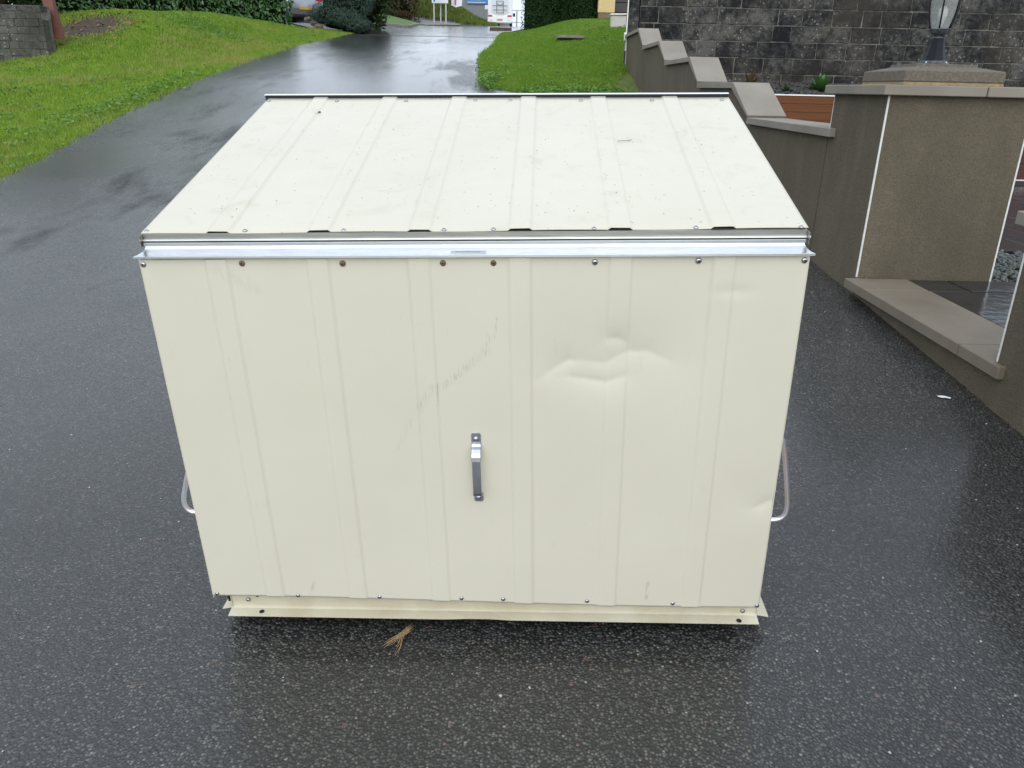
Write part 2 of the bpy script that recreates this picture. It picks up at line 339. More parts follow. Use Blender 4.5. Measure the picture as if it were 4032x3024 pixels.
def ground(X, Y):
    X = np.asarray(X, float); Y = np.asarray(Y, float)
    z = prof(Y)+.034*np.clip(X, -2.2, 2.2)*np.clip((7-Y)/4, 0, 1)
    dl = np.clip(xl(Y)-X, 0, None); hl = np.interp(Y, [8, 14.6, 18, 21, 24, 30, 45], [0, 0.02, .60, .50, .28, .15, .1])
    hump = .10*np.exp(-((X+7.0)/1.0)**2-((Y-16.5)/1.3)**2)-.10*np.exp(-((X+6.3)/.5)**2-((Y-18.0)/.8)**2)
    z = z+hl*sstep(0, 2.6, dl)+hump*(dl > 0)+.035*np.sin(X*2.1+Y*.9)*np.sin(Y*1.3-X*.7)*sstep(.2, 1.5, dl)
    z = z-.17*sstep(3.1, 4.5, dl)*np.exp(-((Y-14.0)/2.6)**2)
    dr = np.where(Y > 11.9, np.clip(X-xr(Y), 0, None), 0); hr = np.interp(Y, [12, 15, 18, 20, 30, 40], [.02, .10, .26, .42, .50, .3])
    z = z+hr*sstep(0, 3.0, dr)+.02*np.sin(X*3+Y)*sstep(.3, 1.5, dr)
    z = z - .5*sstep(12, 40, -X-0*Y)*0
    # mound left of the motorhome, far up
    z = z+3.2*np.exp(-((X+9.5)/4.3)**2-((Y-86)/5.0)**2)*(Y > 60)
    return z
def sheet(name, x0, x1, y0, y1, nx, ny, mt, dz=0.0, xf=None, hole=None):
    us = np.linspace(0, 1, nx); ys = y0+(y1-y0)*np.linspace(0, 1, ny)
    if xf is None: X = np.repeat((x0+(x1-x0)*us)[None], ny, 0)
    else: a, b = xf(ys); X = a[:, None]+(b-a)[:, None]*us[None]
    Yg = np.repeat(ys[:, None], nx, 1); Z = ground(X, Yg)+dz
    V = np.stack([X, Yg, Z], -1).reshape(-1, 3)
    i = np.arange(ny-1)[:, None]*nx+np.arange(nx-1)[None]; F = np.stack([i, i+1, i+nx+1, i+nx], -1).reshape(-1, 4)
    if hole is not None:
        c = V[F].mean(1); F = F[~hole(c[:, 0], c[:, 1])]
    return np_mesh(name, V, F, mt, smooth=True, n=4)
# base terrain to the horizon (kept 2.5 cm under the paved sheets)
def hole(x, y):
    return (x > 1.95) & (y > -6) & (y < 15.2) & (x < 12)
tag(sheet('ground', -60, 60, -6, 120, 361, 379, soilgrass, -.028, hole=hole), kind='structure')
def ring(n=96):
    mb = MB(); R1, R2 = 58, 900
    for k_ in range(n):
        a = 2*math.pi*k_/n; b = 2*math.pi*(k_+1)/n
        q = [(r*math.cos(t_), r*math.sin(t_)+57, -2.0 if r > 60 else 0) for r, t_ in ((R1, a), (R2, a), (R2, b), (R1, b))]
        q = [(x, y, -25.0 if abs(x) > 200 or abs(y) > 200 else float(ground(x, y))-1.0) for x, y, z in q]
        mb.add(q, [(0, 1, 2, 3)])
    return mb
tag(ring().build('distant_land', soilgrass), kind='structure')
drive = sheet('asphalt_driveway', 0, 0, -5, 24, 90, 500, M['asphalt'], .0, xf=lambda y: (xl(y)+.03*np.sin(y*9)+.02*np.sin(y*23), xr(y)+np.where(y > 12, .03*np.sin(y*11)+.02*np.sin(y*29), 0)))
tag(drive, kind='structure')
def road_x(y): return (np.interp(y, [24, 26, 34, 60, 82, 92], [-4.95, -7, -16, -18, -14, -10]), np.interp(y, [24, 31, 35, 45, 60, 82, 92], [-.6, -.5, -.4, .3, 1.0, -.2, 0]))
tag(sheet('road', 0, 0, 24, 92, 60, 200, M['asphalt'], .0, xf=road_x), kind='structure')
# small dark joint where the drive meets the road
tag(MB().add([(-4.9, 23.9, float(ground(-4.9, 23.9))+.005), (-.62, 23.9, float(ground(-.62, 23.9))+.005), (-.62, 24.05, float(ground(-.62, 24.05))+.006), (-4.9, 24.05, float(ground(-4.9, 24.05))+.006)], [(0, 1, 2, 3)]).build('road_joint', M['black']), kind='structure')
G = lambda x, y: float(ground(x, y))

# ------------------------------------------------------------------ storage box
H_, RH, RY_, = .8645, .0438, .034
BO = Vector((-.7311, 1.6039, .0483))
bxv = Vector((.9988, -.0342, .0343)); byv = Vector((.0320, .9975, .0624)); bxv.normalize(); byv = (byv-bxv*byv.dot(bxv)).normalized(); bzv = bxv.cross(byv)
box = empty('storage_box', label='cream ribbed metal storage box with sloping lid, dented front and strap handle', cat='storage box')
BMx = Matrix(((bxv.x, byv.x, bzv.x, BO.x), (bxv.y, byv.y, bzv.y, BO.y), (bxv.z, byv.z, bzv.z, BO.z), (0, 0, 0, 1)))
box.matrix_world = BMx
RIB = [.134, .341, .546, .748, .948, 1.151]; RW = .050; RHT = .0040; BV = .0060; FR = .78
def rib_h(x):
    h = 0
    for r in RIB:
        if r <= x <= r+RW: h = max(h, min(1, (x-r)/BV, (r+RW-x)/BV))
    return h*RHT
xs = set(np.round(np.linspace(0, 1.34, 300), 5))
for r in RIB: xs |= {r, r+BV, r+RW-BV, r+RW}
xs = np.array(sorted(xs))
creases = [  # polyline (x, z), amplitude, sigma above, sigma below
    ([(.815, .600), (.848, .627), (.875, .641), (.885, .640)], .0042, .030, .020),
    ([(.875, .641), (.949, .634), (.993, .660), (1.037, .661), (1.059, .651), (1.088, .638)], .0052, .030, .030),
    ([(.868, .604), (.909, .599), (.950, .591), (.993, .607)], .0045, .016, .022),
    ([(.948, .686), (.962, .691), (.978, .689), (.995, .676)], .0045, .018, .024),
    ([(1.296, .280), (1.314, .287), (1.327, .297), (1.352, .302)], .0050, .022, .020)]
zs = np.unique(np.concatenate([np.linspace(0, .8645, 190)]))
XX, ZZg = np.meshgrid(xs, zs)
def dent(X, Z):
    out_ = np.zeros_like(X)
    for pl, A, su, sdn in creases:
        best = np.full_like(X, 1e9); sg = np.zeros_like(X); tt = np.zeros_like(X); n = len(pl)-1
        for i in range(n):
            (x0, z0), (x1, z1) = pl[i], pl[i+1]; dx, dz = x1-x0, z1-z0; L2 = dx*dx+dz*dz
            h = np.clip(((X-x0)*dx+(Z-z0)*dz)/L2, 0, 1); d = np.hypot(X-x0-h*dx, Z-z0-h*dz)
            s = (X-x0)*(-dz)+(Z-z0)*dx; m_ = d < best
            best = np.where(m_, d, best); sg = np.where(m_, s, sg); tt = np.where(m_, (i+h)/n, tt)
        sig = np.where(sg > 0, su, sdn); env = np.sin(np.pi*np.clip(tt*.86+.07, 0, 1))**.6
        out_ += A*env*np.exp(-best/sig)
    out_ += .0035*np.exp(-((X-.96)/.16)**2-((Z-.66)/.10)**2)+.0022*np.exp(-((X-1.27)/.07)**2-((Z-.31)/.07)**2)
    out_ += .0016*np.exp(-((X-1.20)/.035)**2-((Z-.79)/.012)**2)
    out_ += .0010*np.sin(X*9+1)*np.sin(Z*5+.6)+.0005*np.sin(X*23)*np.sin(Z*11)
    return out_
rh_ = np.array([rib_h(x) for x in xs])
Yp = -(FR*rh_[None]*(1-.45*np.exp(-((XX-.97)/.10)**2-((ZZg-.63)/.06)**2)))+dent(XX, ZZg)
zb = .0072+(-.0066-.0072)*XX/1.34+.0028*np.sin(XX*5.2); zt = .8619+.0050*XX/1.34
Zr = zb+(zt-zb)*(ZZg/.8645)
V = np.stack([XX, Yp, Zr], -1).reshape(-1, 3); nx_, nz_ = len(xs), len(zs)
i = np.arange(nz_-1)[:, None]*nx_+np.arange(nx_-1)[None]; F = np.stack([i, i+1, i+nx_+1, i+nx_], -1).reshape(-1, 4)
fp = np_mesh('front_panel', V, F, M['cream'], box, smooth=True, n=4)
sm_ = fp.modifiers.new('thick', 'SOLIDIFY'); sm_.thickness = .0012; sm_.offset = -1
# side returns of the front panel
for x0, x1 in ((.0002, .0014), (1.3386, 1.3398)): MB().box((x0, .0015, .0), (x1, .022, .862)).build('panel_return', M['cream'], box)
# sides and back
def side(x, name='side_panel'):
    mb = MB(); s = .0012
    ysd = np.linspace(.032, .880, 60); zt_ = [.900+.2112*(y-.034) for y in ysd]
    vs = []; fs = []
    for y, z1 in zip(ysd, zt_):
        u = ((y-.05) % .204); r = RHT*max(0, min(1, (u-.10)/BV, (.15-u)/BV)); xx = x-(r if x < .5 else -r)
        vs += [(xx, y, -.035), (xx, y, z1)]
    n = len(ysd); fs = [(2*k_, 2*k_+2, 2*k_+3, 2*k_+1) for k_ in range(n-1)]
    return mb.add(vs, fs).build(name, M['cream'], box)
side(.016); side(1.325)
MB().box((.016, .880, -.035), (1.325, .882, 1.078)).build('back_panel', M['cream'], box)
MB().box((.018, .036, -.04), (1.323, .040, .86)).build('inner_sheet', M['black'], box)  # plain black sheet closing the inside behind the front panel
# lid
nl = 40; vs = []; ts = np.linspace(0, 1, nl)
XL, TL = np.meshgrid(np.concatenate([[-.0005], xs[1:-1], [1.342]]), ts)
yf = .0300+.0087*XL/1.34; yb = .914-.048*XL/1.34; YL = yf+(yb-yf)*TL
sag = .0012*np.sin(XL*7)*np.sin(TL*6)+.0010*np.sin(XL*15.4+1)*(1-TL)**3
ZL = H_+RH+.2193*(YL-.0322)+np.array([rib_h(x) for x in XL[0]])[None]+sag
V = np.stack([XL, YL, ZL], -1).reshape(-1, 3); nxx = XL.shape[1]
i = np.arange(nl-1)[:, None]*nxx+np.arange(nxx-1)[None]; F = np.stack([i, i+1, i+nxx+1, i+nxx], -1).reshape(-1, 4)
lid = np_mesh('lid', V, F, M['lid'], box, smooth=True, n=4)
sm_ = lid.modifiers.new('thick', 'SOLIDIFY'); sm_.thickness = .0011; sm_.offset = -1
lm = lambda x, y: H_+RH+.2193*(y-.0322)
for xa, xb in ((.003, .0045), (1.3365, 1.338)):
    mb = MB().hexa([(xa, .036, lm(0, .036)-.030), (xb, .036, lm(0, .036)-.030), (xb, .86, lm(0, .86)-.030), (xa, .86, lm(0, .86)-.030), (xa, .036, lm(0, .036)-.0013), (xb, .036, lm(0, .036)-.0013), (xb, .86, lm(0, .86)-.0013), (xa, .86, lm(0, .86)-.0013)])
    mb.build('lid_edge', M['alu_dull'], box)
def extr(name, prof_, xa, xb, mt, xin=None, n=1):
    mb = MB(); m_ = len(prof_); vs = []
    L = [xa]*m_ if not xin else [xa+d for d in xin]; R = [xb]*m_ if not xin else [xb-d for d in xin]
    vs = [(L[i_], y, z) for i_, (y, z) in enumerate(prof_)]+[(R[i_], y, z) for i_, (y, z) in enumerate(prof_)]
    fs = [(i_, (i_+1) % m_, m_+(i_+1) % m_, m_+i_) for i_ in range(m_)]+[tuple(range(m_-1, -1, -1)), tuple(range(m_, 2*m_))]
    return mb.add(vs, fs).build(name, mt, box)
# lid rail: grey face with a light lip at its foot
extr('lid_rail', [(.0325, .9072), (.0325, .8975), (.0285, .8958), (.0275, .8925), (.0325, .8920), (.050, .8920), (.050, .9090), (.0335, .9068)], .0015, 1.3385, M['alu_dull'])
extr('rail_gap_shade', [(.034, .8935), (.034, .889), (.045, .889), (.045, .8935)], .004, 1.336, M['black'])  # black bar painting the shade in the gap below the lid rail
# front rail: bright bead, cove, lip
cove = [(.0340, .8905), (.0225, .8905), (.0205, .8895), (.0205, .8845), (.0225, .8838)]
for k_ in range(9):
    a = math.pi/2*k_/8; cove.append((.0225-.0305*(1-math.cos(a)), .8832-.0125*math.sin(a)))
cove += [(-.0105, .8702), (-.0108, .8662), (-.0085, .8655), (.0020, .8668), (.034, .8668)]
ins = [.010, .010, .010, .010, .012]+[.012-.012*(k_/8)**1.5 for k_ in range(9)]+[-.001, -.001, 0, .006, .010]
extr('front_rail', cove, -.0040, 1.3450, M['alu'], xin=ins)
# end plates and hinge bolts
for x in (.0005, 1.3395):
    MB().box((x-.0006, .018, .882), (x+.0006, .040, .905)).build('hinge_plate', M['alu_dull'], box)
    s = -1 if x < 1 else 1
    MB().tube([(x, .028, .893), (x+s*.004, .028, .893), (x+s*.006, .028, .893)], [.0045, .0045, .002], 10).build('hinge_bolt', M['alu'], box, smooth=True)
# brand sticker on the rail
lab = MB().add([(.6345, .0005, .8713), (.7065, .0005, .8711), (.7060, .0072, .8738), (.6370, .0072, .8740)], [(0, 1, 2, 3)])
# lift along the cove normal a hair
lab.v = [(x, y-.0022, z+.0016) for x, y, z in lab.v]
labo = lab.build('sticker', m_noisy('sticker_grey', (.34, .36, .39), (.38, .40, .43), 50, .4, 0), box); labo['label'] = 'small grey maker sticker on the metal rail'
fc = bpy.data.curves.new('lettering', 'FONT'); fc.body = 'TRIMETALS'; fc.size = .0090; fc.align_x = 'CENTER'; fc.align_y = 'CENTER'; fc.extrude = .0001
fo = bpy.data.objects.new('lettering', fc); COL.objects.link(fo); dg = bpy.context.evaluated_depsgraph_get()
me = bpy.data.meshes.new_from_object(fo.evaluated_get(dg)); bpy.data.objects.remove(fo); me.materials.append(mat('letter_grey', (.16, .15, .15), .5))
fo = bpy.data.objects.new('lettering', me); COL.objects.link(fo); fo.parent = labo
wd_ = max(v.co.x for v in me.vertices)-min(v.co.x for v in me.vertices)
fo.location = (.6695, .0014, .8744); fo.rotation_euler = (math.atan2(.0027, .0067), 0, 0); fo.scale = (.0495/wd_, .36, 1)
# back trim: aluminium angle over a black bar that paints the recess shadow
def quadbar(name, x0, y0, x1, y1, dy, za, zb_, mt):
    MB().hexa([(x0, y0, lm(0, y0)+za), (x1, y1, lm(0, y1)+za), (x1, y1+dy, lm(0, y1+dy)+za), (x0, y0+dy, lm(0, y0+dy)+za),
               (x0, y0, lm(0, y0)+zb_), (x1, y1, lm(0, y1)+zb_), (x1, y1+dy, lm(0, y1+dy)+zb_), (x0, y0+dy, lm(0, y0+dy)+zb_)]).build(name, mt, box)
quadbar('back_recess_shade', -.010, .9150, 1.342, .8685, .010, -.012, .0080, M['black'])
quadbar('back_trim', -.012, .9145, 1.343, .8680, .008, .0082, .0094, mat('trim_alu', (.84, .86, .88), .4, .35))
quadbar('back_trim', -.012, .9265, 1.343, .8800, .002, -.03, .0080, M['alu'])
# screws
def screw_mesh(mt):
    mb = MB(); mb.lathe([(.0062, 0), (.0060, .0012), (.0045, .0028), (.0022, .0036)], n=14)
    mb.lathe([(.0016, .0034), (.0015, .0039)], n=6)
    o = mb.build('screw', mt, None, smooth=True); bpy.data.objects.remove(o); return bpy.data.meshes['screw' if 'screw' in bpy.data.meshes else 'screw']
def screw_me(mt, nm):
    mb = MB(); mb.lathe([(.0062, 0), (.0061, .0012), (.0046, .0028), (.0020, .0035)], n=14)
    me = bpy.data.meshes.new(nm); me.from_pydata(mb.v, [], mb.f); me.materials.append(mt); me.materials.append(M['black'])
    n0 = len(me.polygons); me.polygons.foreach_set('use_smooth', [True]*n0)
    me.polygons[n0-1].material_index = 1
    return me
sA = screw_me(M['screw'], 'screw'); sR = screw_me(M['screw_rust'], 'screw_rusty'); sL = screw_me(M['cream_dirty'], 'screw_painted')
def screw(x, y, z, me, rx, sc=1.0, label=None):
    o = bpy.data.objects.new('screw', me); COL.objects.link(o); o.parent = box; o.location = (x, y, z); o.rotation_euler = (rx, 0, 0); o.scale = (sc,)*3
    if label: o['label'] = label
fr = math.pi/2
for k_, (x, z) in enumerate([(.0077, .8519), (.2117, .853), (.4168, .8521), (.6196, .8521), (.7206, .8517), (.9218, .8527), (1.125, .8546), (1.3301, .8545)]):
    r_ = k_ in (1, 2, 3, 4); screw(x, -.0005, z, sR if r_ else sA, fr, 1.0, 'rusty screw' if r_ else None)
for x, z in [(.012, .0138), (.2154, .0118), (.4183, .0112), (.6205, .0107), (.7226, .0098), (.9266, .008), (1.1334, .0048), (1.335, .0017)]:
    screw(x, -.0005, z, sA, fr, .85)
ls = math.atan(.2193)
for x, y in [(.008, .0416), (.2128, .041), (.4161, .0403), (.6197, .0396), (.7196, .0403), (.9206, .0416), (1.1224, .0429), (1.328, .0421), (.0079, .8892), (.2128, .8676+.012), (.4177, .8589+.012), (.6197, .8503+.015), (.721, .846+.016), (.9226, .8374+.016), (1.1236, .8372+.01), (1.3191, .8371+.006)]:
    screw(x, y-.002, lm(x, y-.002)+.0006, sA, ls, .8 if y < .5 else .95)
# base frame
tint = M['cream_dirty']
def prismx(name, pr, x0, x1, dx=0, n=24, wav=.0):
    mb = MB(); vs = []; m_ = len(pr)
    for k_ in range(n+1):
        u = k_/n; bend = wav*math.exp(-((u-.48)/.03)**2)
        for (y, z) in pr: vs.append((x0+(x1-x0)*u, y+.0, z+bend*(1 if y < .02 else 0)-.012*u*0))
    fs = [(k_*m_+a, k_*m_+a+1, (k_+1)*m_+a+1, (k_+1)*m_+a) for k_ in range(n) for a in range(m_-1)]
    o = mb.add(vs, fs).build(name, tint, box); s_ = o.modifiers.new('thick', 'SOLIDIFY'); s_.thickness = .0016; return o
prismx('base_flange', [(.030, .004), (.030, -.048), (.026, -.052), (.000, -.0555)], .028, 1.347, wav=.005)
for x0, xo in ((.030, .0036), (1.345, 1.3755)):
    mb = MB(); y0, y1 = .026, .88
    mb.add([(x0, y0, .0), (x0, y1, .0), (x0, y1, -.050), (x0, y0, -.050), (xo, y0, -.0555), (xo, y1, -.0555)], [(0, 1, 2, 3), (3, 2, 5, 4)])
    o = mb.build('base_flange', tint, box); s_ = o.modifiers.new('thick', 'SOLIDIFY'); s_.thickness = .0016
for x, y, z in ((.074, .028, -.028), (1.312, .028, -.040)): screw(x, y, z, M and sA, fr, .95)
for x, y in ((.110, .014), (1.300, .008)):
    MB().lathe([(.0065, 0), (.0065, .0004)], (x, y, -.0528), 16).build('bolt_hole', M['black'], box)
MB().tube([(.0985, .0292, -.014), (.0985, .0286, -.014)], .0055, 12).build('bolt_hole', M['black'], box)
# strap handle
hx = .6718; pth = [(-.0062, .470), (-.0062, .447), (-.0075, .441), (-.0115, .436), (-.018, .432), (-.0245, .4265), (-.0285, .419), (-.0300, .410), (-.0305, .380), (-.0305, .345), (-.0300, .3285), (-.0275, .3215), (-.0220, .3185), (-.0085, .3170), (-.0062, .3140), (-.0062, .2925)]
pth = [(y+.0055, z) for y, z in pth]
vs = []; hw = .0103; th = .0022; rows = []
for i_, (y, z) in enumerate(pth):
    a = pth[max(i_-1, 0)]; b = pth[min(i_+1, len(pth)-1)]; d = Vector((b[0]-a[0], b[1]-a[1])).normalized(); nrm = Vector((d.y, -d.x))
    wdt = hw*(.90 if 6 < i_ < 11 else 1); wdt = wdt*.72 if i_ in (0, len(pth)-1) else wdt
    sx_ = .0014*i_/len(pth)
    yo, zo = y+nrm.x*th, z+nrm.y*th
    rows.append([(hx-wdt+sx_, y, z), (hx+wdt+sx_, y, z), (hx+wdt+sx_, yo, zo), (hx-wdt+sx_, yo, zo)])
rows.insert(1, [(hx-hw, pth[0][0], .4655), (hx+hw, pth[0][0], .4655), (hx+hw, rows[0][2][1], .4655), (hx-hw, rows[0][3][1], .4655)])
rows.insert(len(rows)-1, [(hx-hw+.0014, pth[-1][0], .2965), (hx+hw+.0014, pth[-1][0], .2965), (hx+hw+.0014, rows[-1][2][1], .2965), (hx-hw+.0014, rows[-1][3][1], .2965)])
mb = MB(); vs = [p for r in rows for p in r]; n = len(rows)
fs = [(4*a+c, 4*a+(c+1) % 4, 4*a+4+(c+1) % 4, 4*a+4+c) for a in range(n-1) for c in range(4)]+[(3, 2, 1, 0), tuple(4*(n-1)+c for c in range(4))]
hd = mb.add(vs, fs).build('handle', M['zinc'], box, smooth=False, bevel=.0006); hd['label'] = 'silver metal strap handle in the middle of the front'
for z in (.4545, .3035):
    mb = MB(); mb.lathe([(.0068, 0), (.0066, .0012), (.0052, .0030), (.0028, .0040)], n=16)
    o = mb.build('screw', M['screw'], hd, smooth=True); o.location = (hx+(.001 if z < .4 else 0), -.0028, z); o.rotation_euler = (fr, 0, 0)
    for r_ in (0, 1):
        pass
# side handles
def side_handle(s, xw, yo=.12):
    if s < 0: pts = [(.016, yo, .318), (-.030, yo, .316), (-.050, yo, .308), (-.060, yo, .290), (-.076, yo, .245), (-.0868, yo, .212), (-.0875, yo, .192), (-.080, yo, .177), (-.066, yo, .171), (.016, yo, .168)]
    else: pts = [(1.325, yo, .402), (1.365, yo, .400), (1.379, yo, .392), (1.385, yo, .375), (1.396, yo, .32), (1.409, yo, .245), (1.4145, yo, .208), (1.413, yo, .185), (1.403, yo, .171), (1.386, yo, .166), (1.325, yo, .165)]
    # round the corners
    P_ = [Vector(p) for p in pts]
    for _ in range(2):
        Q = [P_[0]]
        for a, b in zip(P_[:-1], P_[1:]): Q += [a*.75+b*.25, a*.25+b*.75]
        Q.append(P_[-1]); P_ = Q
    o = MB().tube(P_, .0062, 14).build('side_handle', M['passivated'], box, smooth=True)
    o['label'] = 'bent steel rod handle on the %s side of the box' % ('left' if s < 0 else 'right')
side_handle(-1, 0); side_handle(1, 0)

# ------------------------------------------------------------------ rendered wall with stepped coping
NX = 1.866; WX = 1.905; CO = 1.865; CI = 2.185
sw = empty('stepped_wall', (WX, 5, .2), 'brown rendered garden wall climbing beside the drive under stepped grey copings', 'wall')
def inw(mb_o, root):
    mb_o.parent = root; mb_o.matrix_parent_inverse = Matrix.Translation(root.location).inverted(); return mb_o
steps = [(5.0, 6.70, 1.061, 6.69, 7.262), (7.262, 8.72, 1.333, 8.72, 9.236), (9.236, 10.82, 1.605, 10.82, 11.365), (11.365, 12.86, 1.877, 12.86, 13.409), (13.409, 15.05, 2.163, None, None)]
TH = .050
# wall body: profile polygon in Y-Z extruded in X
top = [(5.0, 1.061-TH)]
for k_, (a, b, z, c, d) in enumerate(steps):
    top += [(a+.0, z-TH), (b, z-TH)]
    if d: top += [(d, steps[k_+1][2]-TH)]
pl = []
for p in top:
    if not pl or (abs(pl[-1][0]-p[0])+abs(pl[-1][1]-p[1])) > 1e-4: pl.append(p)
mb = MB(); vs = []
for y, z in pl: vs += [(WX, y, G(1.85, y)-.35), (WX, y, z), (CI-.04, y, z), (CI-.04, y, G(1.85, y)-.35)]
n = len(pl); fs = [(4*a+c, 4*a+c+1, 4*a+5+c, 4*a+4+c) for a in range(n-1) for c in range(3)]+[(0, 1, 2, 3), (4*(n-1)+3, 4*(n-1)+2, 4*(n-1)+1, 4*(n-1))]
inw(mb.add(vs, fs).build('wall_face', M['render']), sw)
def slab(p0, p1, z0, z1, x0=CO, x1=CI, root=sw, jit=.0):
    # p0,p1 = y start/end, z0,z1 = top height at each
    o = MB().hexa([(x0, p0, z0-TH), (x1, p0, z0-TH), (x1, p1, z1-TH), (x0, p1, z1-TH), (x0, p0, z0), (x1, p0, z0), (x1, p1, z1), (x0, p1, z1)]).build('coping_stone', M['coping'], bevel=.003)
    return inw(o, root)
for k_, (a, b, z, c, d) in enumerate(steps):
    cuts = {0: [4.886, 5.62, 6.70], 1: [7.262, 8.72], 2: [9.236, 10.30, 10.82], 3: [11.365, 12.55, 12.86], 4: [13.409, 15.05]}[k_]
    for u, v in zip(cuts[:-1], cuts[1:]): slab(u+.003 if u != cuts[0] else u, v-.003, z, z)
    if d:
        zn = steps[k_+1][2]
        # sloping slab resting on the wall face
        x0, x1 = CO+.002, CI-.002
        o = MB().hexa([(x0, c+.003, z+.001), (x1, c+.003, z+.001), (x1, d+.032, zn-TH-.002), (x0, d+.032, zn-TH-.002), (x0, c+.003-.012, z+.018), (x1, c+.003-.012, z+.018), (x1, d-.001, zn-.001), (x0, d-.001, zn-.001)])
        inw(o.build('sloping_coping', M['coping'], bevel=.002), sw)
inw(MB().box((CO-.016, 15.035, 2.07), (CO+.02, 15.075, 2.20)).build('end_clip', M['bead']), sw)
MB().box((WX-.006, 15.05, 1.2), (WX+.012, 15.066, 2.08)).build('corner_bead', M['bead'], None)
inw(bpy.data.objects['corner_bead'], sw)

# pier
pier = empty('gate_pier', (2.28, 4.62, .26), 'square rendered pier beside the doorstep, carrying the black lamp', 'pier')
P0, P1, Q0, Q1 = WX, 2.655, 4.262, 4.985
inw(MB().box((P0-.002, Q0, .0), (P1, Q1+.0, 1.253)).build('pier_face', M['render']), pier)
def bead(x, y, z0, z1, root, s=.0050):
    return inw(MB().box((x-s, y-s, z0), (x+s*.9, y+s*.9, z1)).build('corner_bead', M['bead'], bevel=.002), root)
bead(P0+.002, Q0+.002, .302, 1.252, pier); bead(P1-.003, Q0+.002, .29, 1.252, pier, .005); bead(P0+.002, Q1-.001, 1.06, 1.252, pier, .005)
for (a, b, c, d) in ((1.855, 2.375, 4.212, 4.62), (2.381, 2.900, 4.212, 4.62), (1.855, 2.375, 4.626, 5.035), (2.381, 2.900, 4.626, 5.035)):
    inw(MB().box((a, c, 1.2535), (b, d, 1.3030)).build('coping_stone', M['coping'], bevel=.0035), pier)
cx, cy = 2.25, 4.575
def sq(mb, w, z): return [(cx-w, cy-w, z), (cx+w, cy-w, z), (cx+w, cy+w, z), (cx-w, cy+w, z)]
mb = MB(); mb.hexa(sq(mb, .262, 1.3030)+sq(mb, .258, 1.3215)); inw(mb.build('mortar_bed', M['mortar_y'], bevel=.003), pier)
mb = MB(); lv = [sq(mb, .262, 1.3218), sq(mb, .259, 1.3765), sq(mb, .168, 1.3955), sq(mb, .158, 1.4000), sq(mb, .160, 1.4110)]
vs = [p for l in lv for p in l]; fs = [(4*a+c, 4*a+(c+1) % 4, 4*a+4+(c+1) % 4, 4*a+4+c) for a in range(4) for c in range(4)]+[(3, 2, 1, 0), (16, 17, 18, 19)]
inw(mb.add(vs, fs).build('cap_stone', M['cap'], bevel=.004), pier)

# lamp
lx, ly, lz = 2.262, 4.60, 1.411
lamp = empty('pier_lamp', (lx, ly, lz), 'black lantern with clear glass on a flared post on the pier cap', 'lamp'); lamp.scale = (1, 1, .86)
def lp(name, prof_, mt, n=8, rot=.39, smooth=False, parent=lamp): return MB().lathe(prof_, (0, 0, 0), n, rot).build(name, mt, parent, smooth=smooth)
lp('base', [(.082, 0), (.082, .006), (.074, .012), (.072, .022), (.064, .026)], M['lampworn'], 24)
lp('post', [(.062, .024), (.056, .045), (.047, .080), (.040, .120), (.037, .150), (.033, .156)], M['lampblack'], 8)
lp('neck', [(.022, .154), (.020, .166), (.028, .172), (.036, .178), (.044, .186), (.056, .203), (.060, .206), (.056, .210)], M['lampworn'], 20)
gl = [(.050, .208), (.058, .235), (.067, .275), (.073, .315), (.077, .355), (.078, .390)]
lp('glass', gl, M['frost'], 6, 0, False)
for k_ in range(6):
    a = 2*math.pi*k_/6; MB().tube([((r+.001)*math.cos(a), (r+.001)*math.sin(a), z) for r, z in gl], .0042, 6).build('lantern_rib', M['lampblack'], lamp, smooth=True)
MB().lathe([(.012, .215), (.012, .250), (.018, .262), (.024, .290), (.022, .320), (.010, .340)], (0, 0, 0), 16).build('bulb', M['bulb'], lamp, smooth=True)
lp('roof', [(.080, .388), (.090, .392), (.090, .400), (.070, .425), (.035, .450), (.020, .455), (.015, .475), (.003, .485)], M['lampblack'], 6, 0)
for k_ in range(4):
    a = .6+k_*math.pi/2; MB().lathe([(.006, 0), (.005, .006), (.002, .008)], (.070*math.cos(a), .070*math.sin(a), .012), 8).build('bolt', M['signw'], lamp)

# doorstep (threshold) between pier and near wall
ds = empty('doorstep', (2.0, 3.5, .27), 'low step of long brown coping slabs at the gap in the wall', 'step')
zt = .300; ti = .050
o_ = lambda y: 1.836+(4.262-y)*.003
for (a, b) in ((4.245, 3.985), (3.980, 3.062), (3.057, 2.772)):
    ys_ = (a, b)
    vs = [(o_(a), a, zt-ti), (o_(b), b, zt-ti), (2.175, b, zt-ti), (2.180, a, zt-ti), (o_(a), a, zt), (o_(b), b, zt), (2.175, b, zt), (2.180, a, zt)]
    if b < 2.8: vs = [(x if x < 2 or y > 3 else 1.898, y, z) for x, y, z in vs]
    vs = [vs[1], vs[2], vs[3], vs[0], vs[5], vs[6], vs[7], vs[4]]
    inw(MB().hexa(vs).build('coping_slab', M['slab'], bevel=.003), ds)
inw(MB().hexa([(NX+.004, 2.836, -.1), (2.17, 2.836, -.1), (2.17, 4.26, -.1), (WX+.002, 4.26, -.1), (NX+.004, 2.836, zt-ti-.001), (2.17, 2.836, zt-ti-.001), (2.17, 4.26, zt-ti-.001), (WX+.002, 4.26, zt-ti-.001)]).build('step_face', M['render']), ds)
